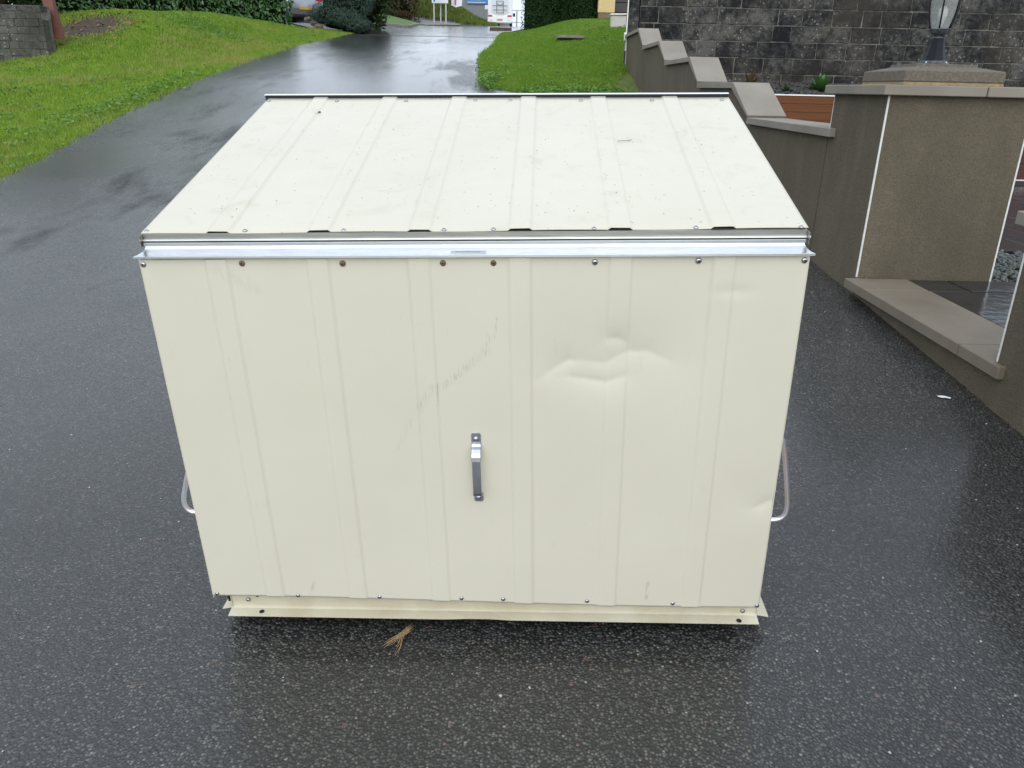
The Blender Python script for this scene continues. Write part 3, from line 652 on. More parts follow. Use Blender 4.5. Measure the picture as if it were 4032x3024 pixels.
# slate paving inside the gap, each flag its own piece
pave = empty('slate_path', (2.6, 4, .29), 'wet black slate flags laid beyond the doorstep', 'paving')
def flag(x0, x1, y0, y1, z=.296, th=.03):
    pts = [(x0, y0), (x1, y0), (x1, y1), (x0, y1)]; pts = [(x+random.uniform(-.003, .003), y+random.uniform(-.003, .003)) for x, y in pts]
    inw(MB().hexa([(x, y, z-th) for x, y in pts]+[(x, y, z+random.uniform(-.001, .0015)) for x, y in pts]).build('slate_flag', M['slate'], bevel=.0025), pave)
for (x0, x1, y0, y1) in [(2.186, 2.40, 4.0, 4.255), (2.408, 3.05, 4.0, 4.255), (2.186, 2.62, 3.40, 3.992), (2.628, 3.3, 3.40, 3.992), (2.186, 2.75, 2.78, 3.392), (2.758, 3.4, 2.78, 3.392), (3.058, 3.9, 4.0, 4.255)]: flag(x0, x1, y0, y1)
for (x0, x1, y0, y1) in [(2.75, 3.6, 5.25, 5.75), (3.61, 4.6, 5.25, 5.75), (2.9, 3.9, 5.76, 6.4), (3.91, 4.9, 5.76, 6.4), (3.2, 4.3, 6.41, 7.2), (4.31, 5.4, 6.41, 7.2), (4.4, 5.6, 7.21, 7.9), (3.2, 4.39, 7.21, 7.9), (4.61, 5.6, 5.25, 5.75), (4.2, 5.2, 7.91, 8.7), (5.21, 6.4, 7.91, 8.7), (4.5, 5.7, 8.71, 9.56), (5.71, 7.0, 8.71, 9.56)]: flag(x0, x1, y0, y1, .285)
tag(MB().box((2.2, 2.3, .0), (11, 9.6, .262)).build('paving_bed', M['soil']), kind='structure')
# gravel
n = 2600; gx = rng.uniform(2.68, 4.2, n); gy = rng.uniform(4.27, 5.24, n)
def chips(n, px, py, pz, s0, s1, flat=.45):
    base = np.array([[-1, -1, -1], [1, -1, -1], [1, 1, -1], [-1, 1, -1], [-.6, -.6, 1], [.7, -.5, 1], [.6, .7, 1], [-.5, .6, 1]], float)*.5
    FQ = np.array([[0, 3, 2, 1], [4, 5, 6, 7], [0, 1, 5, 4], [1, 2, 6, 5], [2, 3, 7, 6], [3, 0, 4, 7]])
    s = rng.uniform(s0, s1, (n, 1, 1))*np.array([1, .7, flat])*rng.uniform(.7, 1.2, (n, 1, 3))
    v = base[None]*s+rng.normal(0, .06, (n, 8, 3))*s
    a = rng.uniform(0, 2*np.pi, n); tl = rng.normal(0, .25, n); ca, sa = np.cos(a), np.sin(a)
    v[..., 2] += v[..., 0]*tl[:, None]
    x = v[..., 0]*ca[:, None]-v[..., 1]*sa[:, None]; y = v[..., 0]*sa[:, None]+v[..., 1]*ca[:, None]
    v = np.stack([x+px[:, None], y+py[:, None], v[..., 2]+pz[:, None]], -1)
    F = FQ[None]+(np.arange(n)*8)[:, None, None]
    return v.reshape(-1, 3), F.reshape(-1, 4)
V, F = chips(n, gx, gy, np.full(n, .272)+rng.uniform(0, .012, n), .02, .045); tag(np_mesh('gravel', V, F, M['greenchip'], n=4), 'grey green slate gravel behind the pier', 'gravel', kind='stuff')
# dark brown boards at the far end of the path
bw = empty('brown_board_wall', (6.5, 9.6, .28), 'red brown board cladding on a dark plinth beyond the slate path', 'wall')
inw(MB().box((5.6, 9.6, .2), (11, 9.66, .33)).build('plinth', M['door']), bw)
for k_ in range(4): inw(MB().box((5.6, 9.604+.004*(k_ % 2), .345+k_*.18), (11, 9.66, .345+k_*.18+.175)).build('board', M['board_d'], bevel=.004), bw)
inw(MB().box((5.6, 9.585, .331), (11, 9.6, .345)).build('trim', M['bead']), bw)

# near wall on the right of the gap
nw = empty('near_wall', (1.95, 2.0, .1), 'brown rendered wall at the right edge, its white corner bead meeting the doorstep', 'wall')
inw(MB().box((NX, -3, -.4), (2.25, 2.835, .82)).build('wall_face', M['render']), nw)
inw(MB().box((NX-.04, -3, .8205), (2.29, 2.875, .87)).build('coping_stone', M['coping'], bevel=.003), nw)
bead(NX+.002, 2.832, .302, .819, nw, .005)

# raised bed retained by boards
tag(MB().add([(2.14, 12.52, 1.19), (9.6, 12.52, 1.19), (9.6, 15.12, 1.44), (2.14, 15.12, 1.44)], [(0, 1, 2, 3)]).build('planting_bed', M['soil']), kind='structure')
bd = empty('retaining_boards', (4, 12.5, .4), 'orange brown horizontal boards holding up the planting bed behind the stepped wall', 'wall')
for k_ in range(9): inw(MB().box((2.2, 12.5-.003*(k_ % 2), 1.222-(k_+1)*.1165+.004), (9.6, 12.53, 1.222-k_*.1165)).build('board', M['board'], bevel=.004), bd)
inw(MB().box((2.2, 12.485, 1.2225), (9.6, 12.54, 1.240)).build('trim', M['bead']), bd)
n = 900; V, F = chips(n, rng.uniform(2.2, 9, n), rng.uniform(12.55, 14.9, n), 0*np.zeros(n), .06, .13, .3); cxy = V.reshape(-1, 8, 3); zc = 1.20+(cxy[:, :, 1].mean(1)-12.52)*.096; cxy[:, :, 2] += zc[:, None]
tag(np_mesh('slate_mulch', cxy.reshape(-1, 3), F, M['slatechip'], n=4), 'dark slate chippings over the planting bed', 'slate mulch', kind='stuff')
def leafy(name, c, n, spread, size, mt, label, cat, up=.6):
    vs = [Vector(c)]; F = []
    for k_ in range(n):
        a = random.uniform(0, 2*math.pi); e = random.uniform(.35, 1.35)
        d = Vector((math.cos(a)*math.cos(e), math.sin(a)*math.cos(e), math.sin(e)*up*1.6)); L = size*random.uniform(.6, 1.3)
        s = Vector((-math.sin(a), math.cos(a), 0))*L*.16; b = Vector(c)
        tip = b+d*L+Vector((0, 0, -.12*L*math.cos(e))); mid = b+d*L*.55+Vector((0, 0, .03*L)); q = len(vs)
        vs += [mid+s, tip, mid-s]; F += [(0, q, q+1), (0, q+1, q+2)]
    o = MB(); o.v = [tuple(v) for v in vs]; o.f = F; r = o.build(name, mt); return tag(r, label, cat)
leafy('leafy_plant', (4.93, 13.6, 1.29), 90, .05, .25, laurel, 'bright green broad leaved plant in the bed against the dark wall', 'plant')
leafy('seedling', (4.25, 13.2, 1.25), 40, .12, .14, darkleaf, 'small dark leafy weed left of the bright green plant in the bed', 'plant')
leafy('seedling', (3.78, 13.6, 1.29), 16, .08, .20, brownleaf, 'thin dry stalky weed beside the stepped coping in the bed', 'plant', 1.0)
leafy('seedling', (8.05, 14.3, 1.34), 30, .08, .16, weed, 'small weed at the foot of the dark wall right of the pier cap', 'plant')
# buff stone ornament at the right edge
st = MB().lathe([(.11, 0), (.12, .05), (.11, .09), (.075, .13), (.07, .15), (.085, .16), (.085, .25), (.08, .40), (.10, .43)], (0, 0, 0), 20, 0).build('stone_pedestal', M['sandst'], None, smooth=True)
st.location = (6.98, 9.98, 1.378); st.scale = (1.35, 1.35, 1.35); tag(st, 'buff stone pedestal partly seen at the right edge of the photo', 'pedestal')
pw = tag(MB().box((5.75, 9.70, .26), (6.9, 10.3, 1.378)).build('low_pier', M['render'], bevel=.004), 'short rendered pier under the buff stone pedestal, behind the lamp pier', 'pier')

# ------------------------------------------------------------------ dark block wall
def block_wall(name, x0, x1, y, zb_, zt_, ch, bl, mt, label, depth=.2, seed=1, flatmat=None, end_jag=False, halfrow=None):
    R = random.Random(seed); root = empty(name, ((x0+x1)/2, y, zb_), label, 'wall')
    inw(MB().box((x0+.012, y+.014, zb_-.6), (x1-.012, y+depth, zt_)).build('mortar_core', M['mortar']), root)
    mb = MB().hexa([(0, 0, 0), (1, 0, 0), (1, 1, 0), (0, 1, 0), (0, 0, 1), (1, 0, 1), (1, 1, 1), (0, 1, 1)])
    variants = []
    for q in range(5):
        bm = bmesh.new(); bmesh.ops.create_cube(bm, size=1)
        for v in bm.verts: v.co += Vector((.5, .5, .5)); v.co += Vector((R.uniform(-.012, .012), R.uniform(-.02, .02), R.uniform(-.02, .02)))
        bmesh.ops.bevel(bm, geom=list(bm.edges), offset=.02, segments=1, affect='EDGES')
        me = bpy.data.meshes.new('block'); bm.to_mesh(me); bm.free(); me.materials.append(mt); variants.append(me)
    z = zb_; row = 0
    while z < zt_-.02:
        h = min(ch, zt_-z); x = x0-(bl*.5 if row % 2 else 0)+R.uniform(-.05, .05)
        while x < x1-.03:
            L = bl*R.choice((1, 1, 1, 1, .62, .8)); a = max(x, x0); b = min(x+L, x1)
            if b-a > .04:
                o = bpy.data.objects.new('block', R.choice(variants)); COL.objects.link(o); o.parent = root; o.matrix_parent_inverse = Matrix.Translation(root.location).inverted()
                jt = ch*.036; o.location = (a+jt, y+R.uniform(-.008, .006), z+jt); o.scale = (b-a-2*jt, depth*.7, h-2*jt)
            x += L
        z += h; row += 1
    return root
block_wall('block_wall', 2.105, 10.2, 15.13, 1.30, 3.70, .2675, .53, M['block'], 'tall dark stained block wall with white lichen spots behind the lamp')
q = empty('block_wall_end', (1.99, 15.1, 1.3), 'speckled dark end pier of the tall block wall with white edge strip', 'pier')
inw(MB().box((1.905, 15.10, 1.0), (2.085, 15.36, 3.7)).build('pier_face', M['block'], bevel=.01), q)
inw(MB().box((1.885, 15.095, 1.9), (1.903, 15.13, 3.7)).build('edge_strip', M['bead']), q)
# old wall at the left
lw = block_wall('old_block_wall', -13.5, -8.43, 15.0, 1.10, 2.42, .122, .27, M['block_l'], 'low old grey block wall with moss and pale patches at the left edge', .3, 4)
rp = MB().hexa([(-8.47, 15.0, 1.9), (-8.33, 15.0, 1.9), (-8.33, 15.12, 1.9), (-8.47, 15.12, 1.9), (-8.72, 15.2, 2.75), (-8.52, 15.2, 2.75), (-8.52, 15.3, 2.75), (-8.72, 15.3, 2.75)]).build('red_post', M['post_red'])
rp.location = (.02, .31, 0); tag(rp, 'leaning red brown post against the end of the old block wall', 'post')

# ------------------------------------------------------------------ vegetation
def leaves_np(name, P, size, mt, parent=None, aspect=.45, nrm=None, jit=.6, droop=0.0, fold=.12):
    """4-vertex pointed leaves folded on the midrib at points P facing roughly nrm"""
    n = len(P); N = np.tile(np.array([0, 0, 1.]), (n, 1)) if nrm is None else np.asarray(nrm, float)
    N = N+rng.normal(0, jit, (n, 3)); N /= np.linalg.norm(N, axis=1)[:, None]
    D = rng.normal(0, 1, (n, 3)); D[:, 2] -= droop; D -= N*(D*N).sum(1)[:, None]; D /= np.linalg.norm(D, axis=1)[:, None]
    S = np.cross(N, D); L = (size*rng.uniform(.65, 1.3, n))[:, None]
    b = P-D*L*.5; tip = P+D*L*.5-N*L*.08; m1 = P+S*L*aspect*.5-N*L*fold; m2 = P-S*L*aspect*.5-N*L*fold
    V = np.stack([b, m1, tip, m2], 1).reshape(-1, 3); i = np.arange(n)*4
    F = np.concatenate([np.stack([i, i+1, i+2], 1), np.stack([i, i+2, i+3], 1)])
    F = np.stack([np.stack([i, i+1, i+2], 1), np.stack([i, i+2, i+3], 1)], 1).reshape(-1, 3)
    return np_mesh(name, V, F, mt, parent)
def obox(a, b, depth, z0f, h, n, top=True, bul=.12, seed=0):
    """points + normals on the front, ends and top of a hedge running a->b (front face), depth behind it"""
    a = np.array(a, float); b = np.array(b, float); u = b-a; L = np.linalg.norm(u); u /= L; nf = np.array([u[1], -u[0]])
    A = [L*h, depth*h, depth*h, L*depth]; c = rng.choice(4, n, p=np.array(A)/sum(A)); s = rng.uniform(0, 1, n); t_ = rng.uniform(0, 1, n)
    P = np.zeros((n, 3)); N = np.zeros((n, 3))
    al = np.where(c == 0, s*L, np.where(c == 1, 0, np.where(c == 2, L, s*L))); dp = np.where(c == 0, 0, np.where(c == 3, t_*depth, s*depth)); hh = np.where(c == 3, h, t_*h)
    nx = np.where(c[:, None] == 0, nf[None], np.where(c[:, None] == 1, -u[None], np.where(c[:, None] == 2, u[None], 0)))
    N[:, :2] = nx; N[:, 2] = np.where(c == 3, 1, .15)
    # round the shoulders, bulge
    r = .22*h*np.clip((hh/h-.8)/.2, 0, 1)**2; dp = np.clip(dp, r, depth-r*.5)
    bu = bul*(np.sin(al*2.3+hh*1.7)*np.sin(al*1.1-hh*2.9))+rng.normal(0, bul*.45, n)
    xy = a[None]+u[None]*al[:, None]-nf[None]*dp[:, None]+nx*bu[:, None]
    P[:, :2] = xy; P[:, 2] = z0f(xy[:, 0], xy[:, 1])+hh+(c == 3)*bu
    return P, N
def hedge(name, a, b, depth, h, n, size, mt, label, cat, aspect=.45, singles=0, bul=.12, jit=.6, zoff=0.05, droop=0, core=.10):
    root = empty(name, ((a[0]+b[0])/2, (a[1]+b[1])/2, G((a[0]+b[0])/2, (a[1]+b[1])/2)), label, cat)
    P, N = obox(a, b, depth, lambda x, y: ground(x, y)+zoff, h, n, bul=bul)
    loc = np.array(root.location)
    if singles:
        # nearest, biggest leaves picked apart one by one
        d = np.linalg.norm(P-np.array([0, 0, 1.25]), axis=1); vis = (P[:, 2]-1.25)/np.maximum(P[:, 1], 1) < .112
        idx = np.where(vis)[0]; idx = idx[np.argsort(d[idx])][:singles]
        one = leaves_np('leaf', np.zeros((1, 3)), size, mt, aspect=aspect, nrm=[[0, 0, 1.]], jit=.01); me = one.data; bpy.data.objects.remove(one)
        for i_ in idx:
            o = bpy.data.objects.new('leaf', me); COL.objects.link(o); o.parent = root; o.location = P[i_]-loc
            nn = Vector(N[i_])+Vector(rng.normal(0, jit, 3)); o.rotation_euler = (nn.to_track_quat('Z', 'Y').to_matrix() @ Matrix.Rotation(random.uniform(0, 6.3), 3, 'Z')).to_euler(); s = random.uniform(.8, 1.2); o.scale = (s, s, s)
        keep = np.ones(n, bool); keep[idx] = False; P, N = P[keep], N[keep]
    o = leaves_np('foliage', P-loc, size, mt, root, aspect, N, jit, droop); o['kind'] = 'stuff'
    # near-black solid core filling the hedge behind its leaves
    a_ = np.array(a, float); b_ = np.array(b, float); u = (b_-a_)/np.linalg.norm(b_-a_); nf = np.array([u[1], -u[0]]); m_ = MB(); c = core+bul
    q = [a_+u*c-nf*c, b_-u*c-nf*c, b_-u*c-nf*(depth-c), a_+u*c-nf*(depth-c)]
    m_.hexa([(p[0]-loc[0], p[1]-loc[1], -.3) for p in q]+[(p[0]-loc[0], p[1]-loc[1], h-c) for p in q]); m_.build('dark_core', hedgecore, root)
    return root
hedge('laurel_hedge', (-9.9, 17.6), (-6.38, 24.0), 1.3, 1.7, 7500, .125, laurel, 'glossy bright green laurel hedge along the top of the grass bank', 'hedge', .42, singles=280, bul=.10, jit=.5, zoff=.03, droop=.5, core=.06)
hedge('clipped_hedge', (1.00, 29.0), (3.05, 30.6), 1.6, 2.6, 16000, .06, clipped, 'dark green clipped conifer hedge beside the yellow wall', 'hedge', .5, bul=.05, jit=.8, core=.04)
# rounded column at the left end of the clipped hedge
def blob(name, c, rad, n, size, mt, label, cat, core=.82, lump=.12, aspect=.5, parent=None, jit=.7, group=None, trunk=None, droop=0, hemi=False):
    root = parent or empty(name, c, label, cat, group)
    u = rng.normal(0, 1, (n, 3)); u /= np.linalg.norm(u, axis=1)[:, None]
    if hemi: u[:, 2] = np.abs(u[:, 2])*1.0-.1
    ph = rng.uniform(0, 6, 6)
    l = 1+lump*(np.sin(u[:, 0]*5+ph[0])*np.sin(u[:, 1]*5+ph[1])+np.sin(u[:, 2]*7+ph[2])*np.sin((u[:, 0]+u[:, 1])*6+ph[3]))+rng.normal(0, lump*.35, n)
    P = u*l[:, None]*np.array(rad)
    o = leaves_np('crown' if trunk else 'foliage', P, size, mt, root, aspect, u, jit, droop); o['kind'] = 'stuff'
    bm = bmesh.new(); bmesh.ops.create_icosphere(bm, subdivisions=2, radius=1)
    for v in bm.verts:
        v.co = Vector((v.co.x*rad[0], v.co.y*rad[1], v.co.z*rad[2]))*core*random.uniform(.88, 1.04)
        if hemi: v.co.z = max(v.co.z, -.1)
    me = bpy.data.meshes.new('inner_core'); bm.to_mesh(me); bm.free(); me.materials.append(hedgecore); ib = bpy.data.objects.new('inner_core', me); COL.objects.link(ib); ib.parent = root  # near-black lumpy solid core behind the leaves
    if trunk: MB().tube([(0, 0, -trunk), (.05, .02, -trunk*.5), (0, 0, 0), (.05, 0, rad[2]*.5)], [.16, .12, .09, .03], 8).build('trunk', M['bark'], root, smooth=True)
    return root
blob('conical_shrub', (1.15, 29.4, 4.55), (.52, .6, 1.35), 7000, .055, clipped, 'rounded clipped conifer at the left end of the dark hedge', 'shrub', core=.9, lump=.04)
# juniper: one spreading shrub made of several sprays
ju = empty('juniper_shrub', (-5.6, 25.6, G(-5.6, 25.6)), 'sprawling blue green juniper where the grass bank meets the road', 'shrub')
def spray(c, rad, n):
    """feathery cluster of small needles pointing outward"""
    u = rng.normal(0, 1, (n, 3)); u /= np.linalg.norm(u, axis=1)[:, None]; u[:, 2] = u[:, 2]*.8+.15
    r = rng.uniform(.55, 1.0, n)+.12*np.sin(u[:, 0]*8)*np.sin(u[:, 2]*9+u[:, 1]*6); P = u*r[:, None]*np.array(rad)+np.array(c); return P, u
Ps, Ns = [], []; cores = MB()
for (c, rd, n) in [((-.15, -.2, .40), (.62, .5, .42), 1500), ((.45, -.45, .28), (.60, .5, .36), 1500), ((.85, -.65, .10), (.42, .4, .28), 1000), ((.30, .2, .85), (.6, .5, .40), 1300), ((-.10, .4, 1.25), (.60, .6, .5), 1300), ((.80, .2, .75), (.45, .5, .55), 1200), ((.35, .6, 1.8), (.8, .7, .6), 1500), ((.98, .4, 1.15), (.30, .4, .6), 700)]:
    p, u = spray(c, rd, n); Ps.append(p); Ns.append(u)
P = np.concatenate(Ps); N = np.concatenate(Ns)
o = leaves_np('foliage', P, .075, juniper, ju, .28, N, .5, -.3); o['kind'] = 'stuff'
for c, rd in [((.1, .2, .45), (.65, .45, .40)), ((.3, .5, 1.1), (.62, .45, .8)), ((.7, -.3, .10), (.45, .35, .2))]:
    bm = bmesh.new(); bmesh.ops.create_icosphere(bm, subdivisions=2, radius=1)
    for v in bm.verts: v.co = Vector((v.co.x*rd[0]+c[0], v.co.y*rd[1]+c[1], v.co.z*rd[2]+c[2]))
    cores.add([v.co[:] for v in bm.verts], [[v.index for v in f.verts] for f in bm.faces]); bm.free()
cores.build('inner_core', hedgecore, ju)  # near-black solid cores inside the sprays
# dark trees behind hedge / far side
for k_, (x, y, zc, rd, n, mt, lb) in enumerate([
    (-14.5, 21.5, 1.4, (2.4, 1.6, 1.7), 4200, darkleaf, 'dark leafy tree in deep shade behind the old block wall'),
    (-10.6, 26.5, 1.3, (2.2, 1.6, 1.6), 3200, darkleaf, 'dark tree standing behind the laurel hedge'),
    (-5.35, 29.3, 1.4, (.85, .8, 1.6), 3200, darkleaf, 'dark conifer rising behind the juniper'),
    (-13.6, 18.2, 1.3, (1.8, 1.1, 1.5), 3600, darkleaf, 'dark bushy tree right behind the old block wall at the left edge'),
    (-10.9, 17.9, 1.3, (1.4, .8, 1.3), 3600, darkleaf, 'dark leafy tree between the old block wall and the laurel hedge'),
    (-17.5, 40, 2.0, (3.3, 2.2, 2.4), 3600, darkleaf, 'dark tree beyond the parked car'),
    (-11.8, 48, 2.0, (2.4, 2.0, 2.5), 3600, darkleaf, 'dark green tree over the grass island, nearest the juniper'),
    (-10.6, 58, 2.2, (2.2, 2.0, 2.7), 3000, darkleaf, 'dark green tree behind the grass island, beside the brown hedge'),
    (-9.6, 66, 1.2, (1.5, 1.5, 2.3), 2600, brownleaf, 'brown leafed bush between the dark trees and the white signboard'),
    (-12.0, 76, 2.6, (3.0, 2.0, 3.6), 2600, darkleaf, 'dark tree behind the white signboard')]):
    gz = G(x, y); blob('tree' if mt is darkleaf else 'brown_bush', (x, y, gz+zc), rd, n, .16 if y < 30 else .24, mt, lb, 'tree' if mt is darkleaf else 'bush', core=.84, lump=.2, trunk=zc if mt is darkleaf else None)
hedge('brown_hedge', (-14, 60), (-8.2, 61.5), .9, .8, 3000, .17, brownleaf, 'low reddish brown dead hedge behind the grass island', 'hedge', .35, bul=.10, jit=.9)

# grass blades
def blades(name, n, sampler, h0, h1, mt, w=.006):
    X, Y = sampler(n); n = len(X); Z = ground(X, Y)-.02
    dist = np.hypot(X, Y); sc = np.clip(dist/9, .8, 3.0)
    a = rng.uniform(0, 2*np.pi, n); h = rng.uniform(h0, h1, n); ln = rng.uniform(.2, 1.1, n)*h; b = rng.uniform(0, 2*np.pi, n)
    W = w*sc*rng.uniform(.7, 1.3, n)
    p0 = np.stack([X-np.cos(a)*W, Y-np.sin(a)*W, Z], -1); p1 = np.stack([X+np.cos(a)*W, Y+np.sin(a)*W, Z], -1); p2 = np.stack([X+np.cos(b)*ln, Y+np.sin(b)*ln, Z+.02+h], -1)
    V = np.stack([p0, p1, p2], 1).reshape(-1, 3); F = np.arange(3*n).reshape(-1, 3)
    return np_mesh(name, V, F, mt)
def left_s(n):
    u = rng.uniform(0, 1, n); Y = 4.5+(26-4.5)*u**.9; X = xl(Y)+.05*rng.normal(0, 1, n)-rng.uniform(0, 1, n)**1.1*np.interp(Y, [4, 10, 16, 26], [4, 6, 6.5, 3]); X -= .02
    line = -9.9+(Y-17.6)*(3.65/6.6); ok = ~((Y > 17.9) & (X < line-.15)); ok &= ~((Y > 15) & (X < -8.4) & (Y < 15.4)); ok &= X > -12.5
    # bare brown patch behind the wall end
    bare = np.exp(-((X+8.6)/.75)**2-((Y-16.9)/.9)**2); ok &= rng.uniform(0, 1, n) > bare*1.5
    return X[ok], Y[ok]
def right_s(n):
    Y = 12.4+(31-12.4)*rng.uniform(0, 1, n)**1.2; X = xr(Y)+.04*rng.normal(0, 1, n)+rng.uniform(0, 1, n)*np.interp(Y, [12, 15, 30], [1.5, 2.7, 4.2]); ok = X < np.interp(Y, [12, 15, 15.3, 31], [1.9, 1.9, 2.4, 4.2]); ok &= ~((Y > 15) & (Y < 15.4) & (X > 1.87)); return X[ok], Y[ok]
tag(blades('grass', 330000, left_s, .018, .050, grass_g, .0045), 'rough mown green grass with dry patches on the left bank', 'grass', kind='stuff')
tag(blades('grass', 170000, right_s, .02, .055, grass_r, .0045), 'green mown grass verge right of the drive', 'grass', kind='stuff')
# far verge and mound
def mound_s(n):
    X = rng.uniform(-14, -2.2, n); Y = rng.uniform(79.5, 92, n); return X, Y
tag(blades('rough_grass', 30000, mound_s, .10, .32, rough_g, .02), 'long yellowing grass on the mound left of the motorhome', 'grass', kind='stuff')
# broad leaved weeds
def weeds(name, sampler, n, label, rs=(.03, .09)):
    X, Y = sampler(n); dens = np.sin(X*1.7+2)*np.sin(Y*1.3)+np.sin(X*.8+Y*.6); ok = dens > rng.uniform(-.6, 1.2, len(X)); X, Y = X[ok], Y[ok]
    k_ = 6; Xr = np.repeat(X, k_)+rng.normal(0, .035, len(X)*k_); Yr = np.repeat(Y, k_)+rng.normal(0, .035, len(X)*k_)
    P = np.stack([Xr, Yr, ground(Xr, Yr)+rng.uniform(.02, .06, len(Xr))], -1); o = leaves_np(name, P, .050, weed, None, .5, None, .55); return tag(o, label, 'weeds', kind='stuff')
weeds('weeds', left_s, 1700, 'broad leaved clover and dandelion weeds in the left bank')
weeds('weeds', right_s, 800, 'broad leaved weeds in the right hand verge')
# ragged weed edges right verge corner and in left hollow
def clump_s(c, s):
    return lambda n: (rng.normal(c[0], s[0], n), rng.normal(c[1], s[1], n))
for c, s, n, lb in (((-.50, 13.6), (.08, .35), 130, 'leafy clump overhanging the drive edge at the right verge corner'), ((.9, 12.75), (.45, .12), 150, 'weeds along the front edge of the right verge'), ((-6.6, 17.6), (.45, .55), 300, 'dark leafy clump on the hump of the left bank'), ((-5.35, 11.5), (.12, 1.3), 220, 'ragged weeds along the left edge of the drive')):
    X, Y = clump_s(c, s)(n*3); P = np.stack([X, Y, ground(X, Y)+rng.uniform(.02, .11, len(X))], -1)
    tag(leaves_np('weed_clump', P, .055, weed, None, .5, None, .6), lb, 'weeds', kind='stuff')
# leaf litter on the bare soil
n = 90; X = rng.normal(-8.5, .7, n); Y = rng.normal(17.0, .8, n); P = np.stack([X, Y, ground(X, Y)+.03], -1)
tag(leaves_np('leaf_litter', P, .09, M['leafdry'], None, .6, None, .4), 'brown fallen leaves on the bare soil under the hedge', 'leaf litter', kind='stuff')
sp = sheet('bare_soil', -9.6, -7.7, 15.7, 18.3, 20, 24, M['soil'], -.012); tag(sp, kind='structure')

# ------------------------------------------------------------------ things around the drive
def on(x, y, dz=0): return (x, y, G(x, y)+dz)
mc = MB().box((-.29, -.38, -.02), (.29, .38, .035)).build('inspection_cover', M['kerb'], bevel=.006); mc.location = on(1.12, 18.9, .045); tag(mc, 'pale rectangular inspection cover set in the right verge', 'cover')
# garage corner
hs_ = empty('yellow_house', (3.0, 30, G(3, 30)), 'pale yellow rendered house corner on a brick plinth with brown garage door', 'house')
gz = 3.47
inw(MB().box((2.72, 30.1, gz+.30), (3.31, 30.9, 8.0)).build('wall', M['yellow'], bevel=.01), hs_)
inw(MB().box((2.74, 30.12, gz-.6), (3.29, 30.88, gz+.298)).build('plinth', M['brick']), hs_)
for k_ in range(14): inw(MB().box((3.34, 30.5, gz+.02+k_*.325), (6.4, 30.56, gz+.02+k_*.325+.315)).build('door_panel', M['door'], bevel=.01), hs_)
inw(MB().box((3.30, 30.45, gz-.3), (3.34, 30.9, 8.0)).build('door_frame', M['door']), hs_)
inw(MB().box((3.31, 30.9, gz-.3), (11, 36, 8.0)).build('house_body', M['yellow']), hs_)
inw(MB().add([(2.4, 29.6, 8.0), (11.5, 29.6, 8.0), (11.5, 36.5, 8.0), (2.4, 36.5, 8.0), (2.4, 33, 10.4), (11.5, 33, 10.4)], [(0, 1, 5, 4), (3, 4, 5, 2), (0, 4, 3), (1, 2, 5), (0, 3, 2, 1)]).build('roof', M['slate']), hs_)
wb = empty('white_garden_wall', (2.5, 20.2, G(2.5, 20.2)), 'small off-white rendered wall stub with a white capping, behind the end of the stepped wall', 'wall')
wz = 2.57
inw(MB().box((2.13, 20.0, wz-.5), (3.4, 20.25, wz+.30)).build('wall_face', M['whitewall'], bevel=.008), wb)
inw(MB().hexa([(2.11, 19.97, wz+.302), (3.42, 19.97, wz+.33), (3.42, 20.28, wz+.33), (2.11, 20.28, wz+.302), (2.11, 19.97, wz+.338), (3.42, 19.97, wz+.366), (3.42, 20.28, wz+.366), (2.11, 20.28, wz+.338)]).build('capping', M['bead'], bevel=.008), wb)
# kerb bits
kb = MB().box((-.52, -.10, -.05), (.45, .10, .13)).build('kerb_block', M['kerb_br'], bevel=.01); kb.location = on(-.82, 37.8, 0); tag(kb, 'brown kerb block at the corner of the right verge by the road', 'kerb')
# grass island with kerb
IP = [(-5.22, 38.7, .10), (-5.75, 44, .12), (-6.7, 57, .12), (-10.5, 58, .9), (-9.9, 50, .7), (-7.85, 46, .30), (-6.6, 42, .16)]
isl = MB(); n = len(IP)
vs = [(x, y, G(x, y)+h) for x, y, h in IP]+[(x, y, G(x, y)-.2) for x, y, h in IP]+[(-7.4, 49, G(-7.4, 49)+.35)]
isl.add(vs, [(k_, (k_+1) % n, 2*n) for k_ in range(n)]+[(n+k_, n+(k_+1) % n, (k_+1) % n, k_) for k_ in range(n)]); tag(isl.build('grass_island', m_noisy('island_turf', (.05, .11, .015), (.10, .19, .03), 2, .9, .5, 20, .03)), kind='structure')
ke = empty('island_kerb', (-5.2, 38.6, G(-5.2, 38.6)), 'worn concrete kerb round the front of the grass island', 'kerb')
KP = [(-8.0, 45.9), (-7.3, 44.0), (-6.6, 41.9), (-5.9, 40.2), (-5.2, 38.5), (-5.3, 41.0), (-5.7, 44.0), (-6.1, 49.0), (-6.6, 56)]
for a, b in zip(KP[:-1], KP[1:]):
    a = Vector(a); b = Vector(b); d = (b-a).normalized(); nn = Vector((-d.y, d.x))*-.14; a2 = a+d*.02; b2 = b-d*.02
    q = [a2, b2, b2+nn, a2+nn]; inw(MB().hexa([(p.x, p.y, G(p.x, p.y)-.05) for p in q]+[(p.x, p.y, G(p.x, p.y)+.15) for p in q]).build('kerbstone', M['kerb'], bevel=.02), ke)
tag(sheet('pavement', 0, 0, 57, 78, 8, 30, M['kerb'], .05, xf=lambda y: (np.interp(y, [57, 78], [-7.6, -9.0]), np.interp(y, [57, 78], [-6.4, -5.4]))), kind='structure')
# grass blades of the island
X = rng.uniform(-13.5, -7.9, 14000); Y = rng.uniform(40.5, 51.5, 14000); ok = (Y-40 > -(X+9.3)*1.6) & (Y > 41.5-(X+7.9)*-1.0); X, Y = X[ok], Y[ok]

